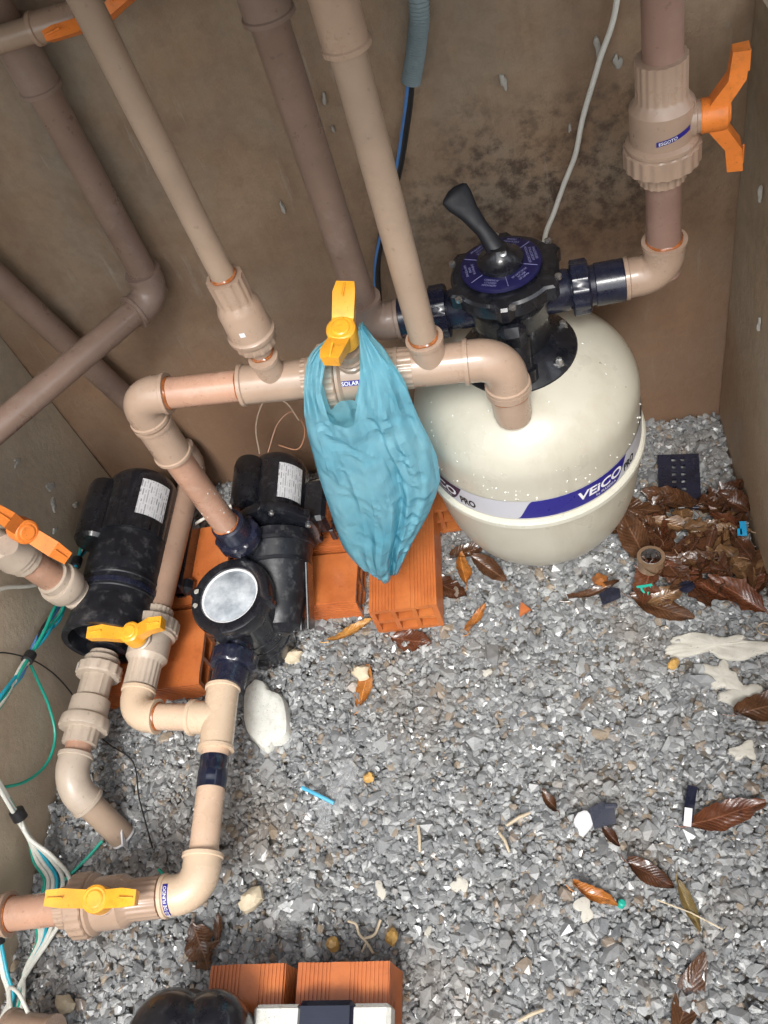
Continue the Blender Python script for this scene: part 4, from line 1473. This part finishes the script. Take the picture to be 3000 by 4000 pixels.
for k, (fx, dz) in enumerate(fan):
    mt = (CABLE_W, CABLE_W, CABLE_T, CABLE_W, CABLE_G, CABLE_W)[k]
    j = lambda s=.004: random.uniform(-s, s)
    cable([(-1.066, .60 + j(), .30 + j(.012)), (-1.064, .545 + j(), .215 + j()), (-1.057, .492 + j(), .118 + j()), (-1.050 + .2 * (fx + 1.02), .462, .070 + .3 * dz), (fx - .02, .435, .035 + dz * .4), (fx, .402, .016), (fx - .002, .34, .014), (-1.012 + .4 * (fx + 1.01), .30, .016),
           (-1.030 + .12 * (fx + 1.01), .25, .02), (-1.052 + .03 * k * .2, .19, .022), (-1.062, .13, .03)], .0040 if mt is CABLE_W else .0034, mt, lbn)
part('cable_tie', lathe((-1.056, .501, .130), (.15, -.62, -1), [(.010, 0), (.0135, .001), (.0138, .020), (.010, .021)], 14), CABLE_K, lbn)
lb2 = thing('turquoise_cable_pair', 'tied white and turquoise cables hugging the wall below the front valve', 'cable', (-1.06, .25, .03))
for mt, dx in ((CABLE_W, 0), (CABLE_T, .006), (CABLE_W, -.004)):
    cable([(-1.066, .37, .16), (-1.064 + dx, .325, .105), (-1.062 + dx, .285, .072), (-1.056 + dx, .245, .045), (-1.042 + dx, .21, .03), (-1.036 + dx, .16, .028), (-1.035 + dx, .10, .028)], .0034, mt, lb2)
part('cable_tie', lathe((-1.060, .300, .090), (.1, -1, -.75), [(.010, 0), (.0125, .001), (.0125, .018), (.010, .019)], 14), CABLE_K, lb2)
gs = thing('green_offcut', 'straight green cable lying on gravel beside the drain elbow', 'cable', (-.96, .45, .01))
cable([(-.935, .472, .016), (-.962, .440, .015), (-1.005, .398, .014)], .003, CABLE_G, gs)
g2 = thing('green_cable_end', 'bit of green cable poking out behind the bottom drain elbow', 'cable', (-.80, .40, .01))
cable([(-.808, .415, .016), (-.790, .400, .016), (-.765, .385, .014)], .003, CABLE_G, g2)
bc = thing('corner_coupling', 'tan pipe coupling with white cable lying at the foot of the left wall', 'pipework', (-.96, .15, 0))
socket((-1.00, .150, .075), (1, -.12, 0), .085, FIT, bc, r=.036)
cable([(-1.035, .19, .03), (-1.01, .215, .085), (-.98, .205, .10), (-.958, .178, .095)], .0034, CABLE_W, bc)

wc = thing('white_wall_cable', 'white cable hanging down the back wall to behind the black valve', 'cable', (.06, 1.31, .55))
cable([(.172, 1.318, 1.10), (.157, 1.317, .926), (.128, 1.316, .842), (.099, 1.316, .758), (.084, 1.315, .700), (.062, 1.315, .650), (.040, 1.31, .600), (.020, 1.30, .560), (.012, 1.28, .50)], .0042, CABLE_W, wc)
hz = thing('corrugated_hose', 'blue-grey corrugated conduit with dark cable on the back wall', 'hose', (-.14, 1.31, .87))
hp = spline([(-.105, 1.308, 1.12), (-.114, 1.308, .99), (-.130, 1.308, .93), (-.150, 1.308, .878)], 30)
part('conduit', sweep(hp, [.0135 + (.0018 if k % 2 else -.0012) for k in range(len(hp))], 18), HOSE, hz, smooth=1.2)
cable([(-.146, 1.308, .89), (-.165, 1.312, .83), (-.201, 1.314, .737), (-.240, 1.314, .66), (-.281, 1.312, .564), (-.30, 1.30, .47)], .0062, CABLE_K, hz)
cable([(-.152, 1.305, .885), (-.172, 1.310, .825), (-.207, 1.311, .735), (-.245, 1.311, .655), (-.286, 1.309, .56), (-.304, 1.30, .47)], .0032, CABLE_B, hz)
mw = thing('motor_wires', 'loose copper-coloured and white wires curling behind the strainer pump motor', 'wire', (-.58, 1.24, .2))
cable([(-.622, 1.200, .225), (-.615, 1.235, .275), (-.585, 1.270, .310), (-.545, 1.265, .300), (-.528, 1.25, .255)], .0016, plastic('wire_beige', (.5, .38, .28), .5, .1), mw, seg=6)
cable([(-.605, 1.205, .220), (-.575, 1.25, .255), (-.54, 1.27, .262), (-.525, 1.25, .225), (-.545, 1.22, .200), (-.585, 1.225, .215)], .0016, CABLE_O, mw, seg=6)
w3 = thing('floor_cable', 'white cable lying on the floor between the two pumps', 'cable', (-.72, 1.17, .1))
cable([(-.86, 1.12, .085), (-.79, 1.155, .092), (-.73, 1.185, .085), (-.66, 1.225, .05), (-.52, 1.275, .03), (-.40, 1.285, .05)], .0036, CABLE_W, w3)
w4 = thing('tank_cable', 'white cable curving round the left flank of the filter tank', 'cable', (-.26, 1.15, .4))
cable([(-.30, 1.29, .30), (-.275, 1.22, .40), (-.258, 1.16, .440), (-.245, 1.20, .46)], .0034, CABLE_W, w4)


# ------------------------------------------------------------------ leaves
def leaf_geo(L, W, curl, twist, seed, bend=.0, ragged=.0):
    rnd = random.Random(seed)
    nu, nv = 18, 8
    vs, uv, fs = [], [], []
    ph = rnd.uniform(0, 6)
    for i in range(nu + 1):
        u = i / nu
        w_ = W * (math.sin(math.pi * min(1, u * .96 + .02)) ** .72) * (1 - .28 * u) + .0006
        for j in range(nv + 1):
            v = j / nv * 2 - 1
            rag = 1 + ragged * mnoise.noise(Vector((u * 9, seed, v * 2))) * abs(v)
            x = (u - .5) * L
            y = v * w_ / 2 * rag
            z = curl * W * (abs(v) ** 1.7) * (.6 + .4 * math.sin(u * 5 + ph)) + bend * L * ((u - .5) ** 2) * 2
            z += .0016 * math.sin(u * 40 - abs(v) * 9) * abs(v)
            z += .10 * W * mnoise.noise(Vector((u * 3.5 + seed, v * 1.6, seed * .3)))
            y += bend * .25 * L * (u - .5) ** 2 * (1 if seed % 2 else -1)
            a = twist * (u - .5)
            y, z = y * math.cos(a) - z * math.sin(a), y * math.sin(a) + z * math.cos(a)
            vs.append((x, y, z))
            uv.append((u, j / nv))
    for i in range(nu):
        for j in range(nv):
            q = i * (nv + 1) + j
            fs.append((q, q + 1, q + nv + 2, q + nv + 1))
    # stalk
    sv, sf_ = sweep([(-L * .5 + .002, 0, 0), (-L * .58, .003, .001), (-L * .66, .008, .003)], [.0011, .0010, .0007], 5)
    o = len(vs)
    vs = vs + [tuple(p) for p in sv]
    uv += [(0.5, .5)] * len(sv)
    fs += [tuple(k + o for k in q) for q in sf_]
    return np.array(vs), fs, uv


def leaf(x, y, z, ang, L, W, mat, label, seed, curl=.18, twist=.4, tilt=(0, 0), group=None, bend=.12, ragged=.15):
    v, f, uv = leaf_geo(L, W, curl, twist, seed, bend, ragged)
    me = mesh_of('leaf', (v, f), (0, 0, 0), 1.2, uv)
    me.materials.append(mat)
    o = bpy.data.objects.new('leaf', me)
    COL.objects.link(o)
    o.rotation_euler = (tilt[0] * D, tilt[1] * D, ang * D)
    zmin = min((o.rotation_euler.to_matrix() @ Vector(p)).z for p in v)
    o.location = (x, y, z - zmin * .8)
    o['label'] = label
    o['category'] = 'leaf'
    if group:
        o['group'] = group
    return o


LB, LD, LR, LO, LY, LV = LEAF_BROWN, LEAF_DARK, LEAF_RED, LEAF_ORANGE, LEAF_YELLOW, LEAF_OLIVE
leaf(-.228, .990, .006, 100, .085, .036, LO, 'orange-brown leaf standing between the ribbed brick and the tank foot', 1, .4, .8, (25, 0))
leaf(-.172, .985, .006, -40, .09, .042, LB, 'folded brown leaf tucked under the tank foot', 2, .35, .5, (15, 10))
leaf(-.215, 1.035, .006, 20, .08, .04, LB, 'dull brown leaf behind the one by the tank foot, against the brick', 21, .3, .5)
leaf(-.262, .952, .006, -35, .098, .050, LD, 'dark soaked leaf lying against the right side of the ribbed brick', 3, .15, .3, ragged=.35)
leaf(-.205, .872, .006, 62, .070, .022, LO, 'narrow curled orange leaf on gravel in front of the tank', 4, .6, .9)
leaf(-.465, .866, .010, 20, .100, .034, LY, 'yellow leaf propped at the corner of the ribbed brick', 5, .25, .3, (-20, 0))
leaf(-.338, .838, .004, -15, .085, .055, LR, 'dark red rotting leaf peeping from under the ribbed brick', 6, .08, .2, ragged=.4)
leaf(-.432, .745, .008, 80, .092, .036, LO, 'orange-brown leaf alone on the open gravel in front of the bricks', 7, .15, .25)
leaf(.150, .852, .010, -28, .125, .052, LB, 'large brown leaf lying flat in front of the leaf heap', 8, .2, .35)
leaf(.030, .905, .008, 18, .105, .022, LB, 'long rolled brown leaf in front of the tape roll', 9, .7, .8)
leaf(.122, 1.010, .022, 105, .120, .066, LB, 'broad brown leaf with strong veins leaning on the tank', 10, .22, .3, (-22, 0))
leaf(.292, .640, .010, 12, .115, .060, LB, 'wet brown leaf with shiny ribs by the right wall below the plaster spill', 11, .25, .3)
leaf(.190, .463, .004, 15, .130, .050, LR, 'big reddish-brown leaf beside the black and white strip', 12, .12, .3, ragged=.3)
leaf(.055, .375, .004, -30, .080, .038, LD, 'dark brown leaf with wet streaks near the big reddish leaf', 13, .3, .6)
leaf(-.034, .345, .008, -12, .072, .026, LO, 'small curled rusty leaf next to a white scrap', 14, .5, 1.0, bend=.5)
leaf(.106, .325, .008, -72, .078, .022, LV, 'narrow olive-brown leaf on the gravel', 15, .35, .7)
leaf(.086, .205, .003, 62, .125, .044, LB, 'large glossy brown leaf with herringbone veins on open gravel', 16, .12, .25)
leaf(-.708, .285, .006, -60, .085, .060, LB, 'ragged brown leaf lying behind the front bricks', 17, .10, .2, ragged=.9)
leaf(-.680, .315, .006, 100, .050, .018, LB, 'small upright brown leaf tip behind the front bricks', 22, .3, .5)
leaf(-.093, .500, .006, 130, .045, .022, LB, 'small curled brown leaf on bare gravel near the black tag', 18, .6, .8, bend=.4)
leaf(.002, .437, .006, -50, .042, .020, LD, 'tiny dark leaf under the black tag', 19, .5, .8)
rnd = random.Random(5)
pile = [(.13, 1.075), (.18, 1.07), (.235, 1.075), (.285, 1.06), (.31, 1.02), (.15, 1.03), (.205, 1.03), (.26, 1.02), (.175, .995), (.23, .985), (.285, .98), (.315, .955), (.16, .955), (.205, .945), (.255, .94), (.30, .915), (.13, .925),
        (.18, .912), (.225, .905), (.265, .895), (.315, .885), (.12, .895), (.205, .875), (.25, .868), (.29, .862), (.165, 1.05), (.30, 1.09), (.22, 1.05), (.27, .955), (.235, .93), (.32, 1.0), (.14, .985), (.19, .97), (.33, .94), (.10, 1.05), (.245, 1.00), (.155, 1.065), (.21, 1.09), (.29, 1.035), (.325, 1.06), (.18, 1.02), (.30, .995), (.245, .965), (.15, .94), (.28, .925), (.33, .905), (.19, .93), (.165, .885), (.225, .935), (.115, .965)]
for k, (x, y) in enumerate(pile):
    if math.hypot(x - .143, y - .935) < .042:
        continue
    leaf(x + rnd.uniform(-.01, .01), y + rnd.uniform(-.01, .01), .006 + .014 * rnd.random() + .006 * (x > .17), rnd.uniform(0, 360), rnd.uniform(.070, .122), rnd.uniform(.030, .054), rnd.choice((LB, LD, LEAF_TAN, LB, LR, LD, LEAF_TAN)),
         'wet brown leaf in the heap between the tank and the right wall', 100 + k, rnd.uniform(.08, .45), rnd.uniform(-1.3, 1.3), (rnd.uniform(-18, 18), rnd.uniform(-9, 9)), 'leaves heaped against the right wall', rnd.uniform(.02, .22), .7)


# ------------------------------------------------------------------ small litter
GZ = .008


def rock_geo(c, r, seed, flat=.7):
    rnd_ = random.Random(seed)
    g = lathe((0, 0, 0), (0, 0, 1), [(.35, -.95), (.75, -.7), (1, -.15), (.95, .35), (.65, .8), (.25, .98)], 11)
    v = g[0] * np.array([1, rnd_.uniform(.7, .95), flat])
    v *= (1 + np.array([[mnoise.noise(Vector(p * 1.7) + Vector((seed, 0, 0))) * .45] for p in v]))
    a = rnd_.uniform(0, 6)
    v = v @ np.array([[math.cos(a), math.sin(a), 0], [-math.sin(a), math.cos(a), 0], [0, 0, 1]])
    return v * r + V3(c), g[1]


for k, (x, y, r, m, lab) in enumerate([(-.417, .562, .013, YSTONE, 'ochre pebble on open gravel right of the film scrap'), (-.622, .357, .023, BSTONE, 'cream block-shaped stone beside the bottom drain elbow'),
                                       (-.369, .292, .013, YSTONE, 'ochre pebble next to the pale rootlet behind the front bricks'), (-.470, .284, .013, YSTONE, 'ochre pebble just behind the front bricks left of the rootlet'),
                                       (.152, .736, .012, YSTONE, 'ochre pebble at the edge of the plaster spill'), (-.44, .775, .020, BSTONE, 'pale stone behind the orange-brown lone leaf'),
                                       (.045, .928, .017, plastic('nut_brown', (.30, .11, .03), .25, .2), 'round orange-brown seed in front of the tank beside the tape roll'),
                                       (-.945, .20, .018, BSTONE, 'whitish stone near the corner coupling'), (-.585, .825, .019, BSTONE, 'pale stone at the foot of the strainer pot')]):
    solo('pebble', rock_geo((x, y, GZ + r * .3), r, k + 3), m, lab, 'stone', smooth=.5)


def flat_poly(pts, c, ang, th, bow=0.0):
    """thin plate from a 2-D outline."""
    ca, sa = math.cos(ang * D), math.sin(ang * D)
    n = len(pts)
    vs = []
    for z in (0, th):
        for x, y in pts:
            vs.append((c[0] + ca * x - sa * y, c[1] + sa * x + ca * y, c[2] + z + bow * x * x))
    fs = [tuple(range(n - 1, -1, -1)), tuple(range(n, 2 * n))] + [(i, (i + 1) % n, n + (i + 1) % n, n + i) for i in range(n)]
    return np.array(vs), fs


rec = lambda w_, h_: [(-w_ / 2, -h_ / 2), (w_ / 2, -h_ / 2), (w_ / 2, h_ / 2), (-w_ / 2, h_ / 2)]
# foam slab against the suction pipe
solo('foam_chunk', blob((-.632, .700, .0), .044, .078, .030, 9, 60, .13, (0, 0, 1), (1, .30, 0), rough=.18), FOAM, 'broken white foam slab lying beside the pump inlet pipe', 'foam')
for x, y, rx, ry, s, lab in ((.232, .770, .085, .026, 11, 'long splash of pale dried plaster in front of the leaf heap'), (.232, .708, .030, .030, 12, 'small patch of dried plaster below the long splash'),
                             (.262, .668, .034, .026, 13, 'round crust of dried plaster beside the right-hand wet leaf'), (.24, .57, .020, .016, 14, 'thin pale crust on gravel above the big reddish leaf')):
    solo('plaster_spill', blob((x, y, -.004), rx, ry, .0075, s, 64, .42), PLASTER, lab, 'plaster')
# black perforated plate by the tank
pp = thing('vent_plate', 'black perforated plastic plate lying in shadow beside the tank', 'plate', (.232, 1.145, 0))
ang = -8
pl = []
for r in range(15):
    for c in range(9):
        if c in (3, 5) and r % 2 == 1 and 1 < r < 14:
            continue
        x, y = (c - 4) * .0092, (r - 7) * .0095
        ca, sa = math.cos(ang * D), math.sin(ang * D)
        pl.append(boxg((.232 + ca * x - sa * y, 1.145 + sa * x + ca * y, .012), (.0093, .0096, .005), 0, axes=[(ca, sa, 0), (-sa, ca, 0), (0, 0, 1)]))
part('plate', join(*pl), BLACK2, pp, smooth=0)
part('rim', boxg((.232 - .069 * math.sin(-ang * D) * 1.0, 1.145 - .069, .014), (.074, .004, .010), .001, axes=[(math.cos(ang * D), math.sin(ang * D), 0), (-math.sin(ang * D), math.cos(ang * D), 0), (0, 0, 1)]), BLACK2, pp)
# tape roll
tr = thing('tape_roll', 'small used roll of brown tape among the leaves', 'tape', (.145, .945, .015))
ta = (.05, .12, 1)
part('roll', lathe((.143, .940, .028), ta, [(.0195, 0), (.0265, 0), (.0265, .028), (.0195, .028)], 32, cap=False), plastic('tape_brown', (.20, .13, .08), .25, .1, coat=.4), tr)
part('core', lathe((.143, .940, .028), ta, [(.0195, .0278), (.0188, .0282), (.0188, .001), (.0195, .0)], 32, cap=False), STEEL, tr)
solo('blue_clip', join(flat_poly(rec(.012, .032), (.322, .985, .050), -8, .003), flat_poly(rec(.008, .014), (.314, .978, .050), -8, .003)), plastic('clip_blue', (.02, .33, .62), .35), 'bright blue plastic clip on the leaf heap by the wall', 'clip')
tw = plastic('tie_green', (.02, .42, .32), .4)
solo('green_tie', join(flat_poly(rec(.032, .005), (.126, .898, .022), 4, .002), flat_poly(rec(.005, .024), (.120, .888, .021), 20, .002), flat_poly(rec(.004, .020), (.131, .887, .021), -25, .002)), tw, 'scrap of green plastic tie in front of the leaf heap', 'plastic scrap')
solo('black_tag', flat_poly([(-.022, -.012), (.016, -.014), (.024, .004), (.010, .015), (-.016, .013)], (.058, .888, .016), 22, .003), BLACK2, 'black plastic tag under the long rolled leaf', 'plastic scrap')
solo('black_disc', flat_poly([(math.cos(a) * .015, math.sin(a) * .012) for a in np.linspace(0, 6.28, 15)[:-1]], (.200, .882, .030), 10, .003), BLACK2, 'round black plastic piece half covered by the leaf heap', 'plastic scrap')
solo('black_clip', join(flat_poly([(-.020, -.018), (.018, -.018), (.024, .012), (.008, .020), (-.018, .016)], (-.008, .470, .012), 12, .006), boxg((.008, .484, .019), (.022, .008, .006), .002)), plastic('clip_grey', (.05, .055, .075), .3), 'dark grey plastic clip beside a white scrap on gravel', 'plastic scrap')
solo('white_scrap', blob((-.040, .462, .006), .016, .020, .007, 31, 18, .2), WHITE, 'white scrap touching the dark grey clip', 'plastic scrap')
solo('striped_strip', join(flat_poly(rec(.016, .062), (.135, .480, .016), -18, .002), ), BLACK2, 'black glossy strip next to the big reddish leaf', 'plastic scrap')
solo('silver_strip', flat_poly(rec(.012, .030), (.128, .458, .019), -14, .002), WHITE, 'white piece lying over the black glossy strip', 'plastic scrap')
solo('blue_offcut', sweep(spline([(-.543, .549, .018), (-.512, .533, .021), (-.480, .517, .016)], 4), .0036, 8), plastic('offcut_blue', (.10, .45, .68), .35), 'blue braided cable offcut lying on gravel by the clear film', 'cable')


def film(c, W, L, seed, ang):
    vs, fs, n, m = [], [], 14, 20
    for i in range(n + 1):
        for j in range(m + 1):
            u, v = i / n - .5, j / m - .5
            x = u * W * (1 + .5 * mnoise.noise(Vector((v * 4, seed, 0)))) + .014 * math.sin(v * 6)
            y = v * L
            z = .010 * mnoise.noise(Vector((u * 4 + seed, v * 6, 1))) + .005 * mnoise.noise(Vector((u * 11, v * 15 + seed, 2)))
            ca, sa = math.cos(ang * D), math.sin(ang * D)
            vs.append((c[0] + ca * x - sa * y, c[1] + sa * x + ca * y, c[2] + abs(z)))
    for i in range(n):
        for j in range(m):
            q = i * (m + 1) + j
            fs.append((q, q + 1, q + m + 2, q + m + 1))
    return np.array(vs), fs


solo('film_scrap', film((-.470, .555, .008), .040, .090, 3, 5), FILM, 'crumpled clear film scrap at the end of the blue offcut', 'plastic scrap', smooth=1.2)
solo('film_scrap', film((-.500, .497, .008), .035, .055, 8, 40), FILM, 'smaller clear film scrap below the blue offcut', 'plastic scrap', smooth=1.2)
for k, (x, y, rx, ry, a, lab) in enumerate([(-.392, .368, .010, .018, 0, 'upright white chip on gravel left of the forked chip'), (-.255, .372, .014, .018, 1, 'forked white chip on the open gravel'), (-.944, .537, .016, .012, 2, 'white chip beside the drain elbow'),
                                            (-.055, .328, .018, .020, 3, 'white scrap under the small rusty curled leaf'), (-.19, .755, .013, .008, 4, 'bright white chip near the narrow orange leaf'), (-.31, .30, .006, .012, 5, 'slim white chip near the ochre pebbles')]):
    solo('white_chip', blob((x, y, .002), rx * .85, ry * .85, .005, 50 + k, 18, .35, rings=2), PLASTER, lab, 'chip', smooth=.4)
solo('green_plastic_bit', lathe((.003, .330, .008), (.3, .2, 1), [(.006, 0), (.006, .010), (.004, .012)], 12), tw, 'tiny green plastic bit at the tip of the rusty curled leaf', 'plastic scrap')
solo('brick_chip', flat_poly([(-.012, -.012), (.014, -.008), (.004, .016)], (-.112, .880, .010), 20, .006), BRICK, 'orange brick splinter on gravel in front of the tank', 'chip')
for k, (a, b, lab) in enumerate([((-.170, .462), (-.128, .482), 'thick pale twig left of the white scrap'), ((-.183, .450), (-.168, .418), 'short slanting pale twig below the thick one'), ((-.325, .47), (-.322, .425), 'straight pale stick standing out on mid gravel'),
                                 ((-.17, .17), (-.13, .185), 'pale stick near the front edge of the gravel'), ((.06, .335), (.15, .290), 'thin dry stem crossing the olive leaf')]):
    m_ = ((a[0] + b[0]) / 2 + .002, (a[1] + b[1]) / 2 + .002)
    solo('twig', sweep([(*a, .012), (*m_, .015), (*b, .011)], [.0026, .0030, .0022] if k < 4 else .0012, 7), TWIG, lab, 'twig')
solo('rootlet', join(sweep(spline([(-.445, .318, .012), (-.430, .312, .016), (-.425, .298, .014), (-.412, .285, .013), (-.400, .268, .012)], 5), .0022, 6), sweep(spline([(-.418, .290, .013), (-.398, .296, .015), (-.388, .318, .016)], 5), .0024, 6),
                     sweep(spline([(-.412, .285, .013), (-.420, .270, .012)], 4), .0018, 6)), TWIG, 'pale forked rootlet behind the front bricks', 'root')
solo('wire_ring', sweep([(.320 + .012 * math.cos(t), .789 + .012 * math.sin(t), .012 + .002 * math.sin(2 * t)) for t in np.linspace(0, 6.0, 24)], .0013, 6), plastic('ring_tan', (.40, .30, .20), .5), 'small tan ring at the foot of the right wall', 'ring')
# drops clinging to the riser of the strainer pump
dg = []
for k in range(22):
    a = random.uniform(0, 6.28)
    p = V3((-.6425 + RP * math.cos(a), .97 + RP * math.sin(a), random.uniform(.31, .45)))
    n = unit((math.cos(a), math.sin(a), 0))
    q = random.uniform(.001, .0024)
    dg.append(lathe(p - n * q * .4, n, [(q, 0), (q * .95, q * .4), (q * .7, q * .8), (q * .3, q)], 8))
part('water_drops', join(*dg), DROP, mf, kind='stuff', smooth=1.5)
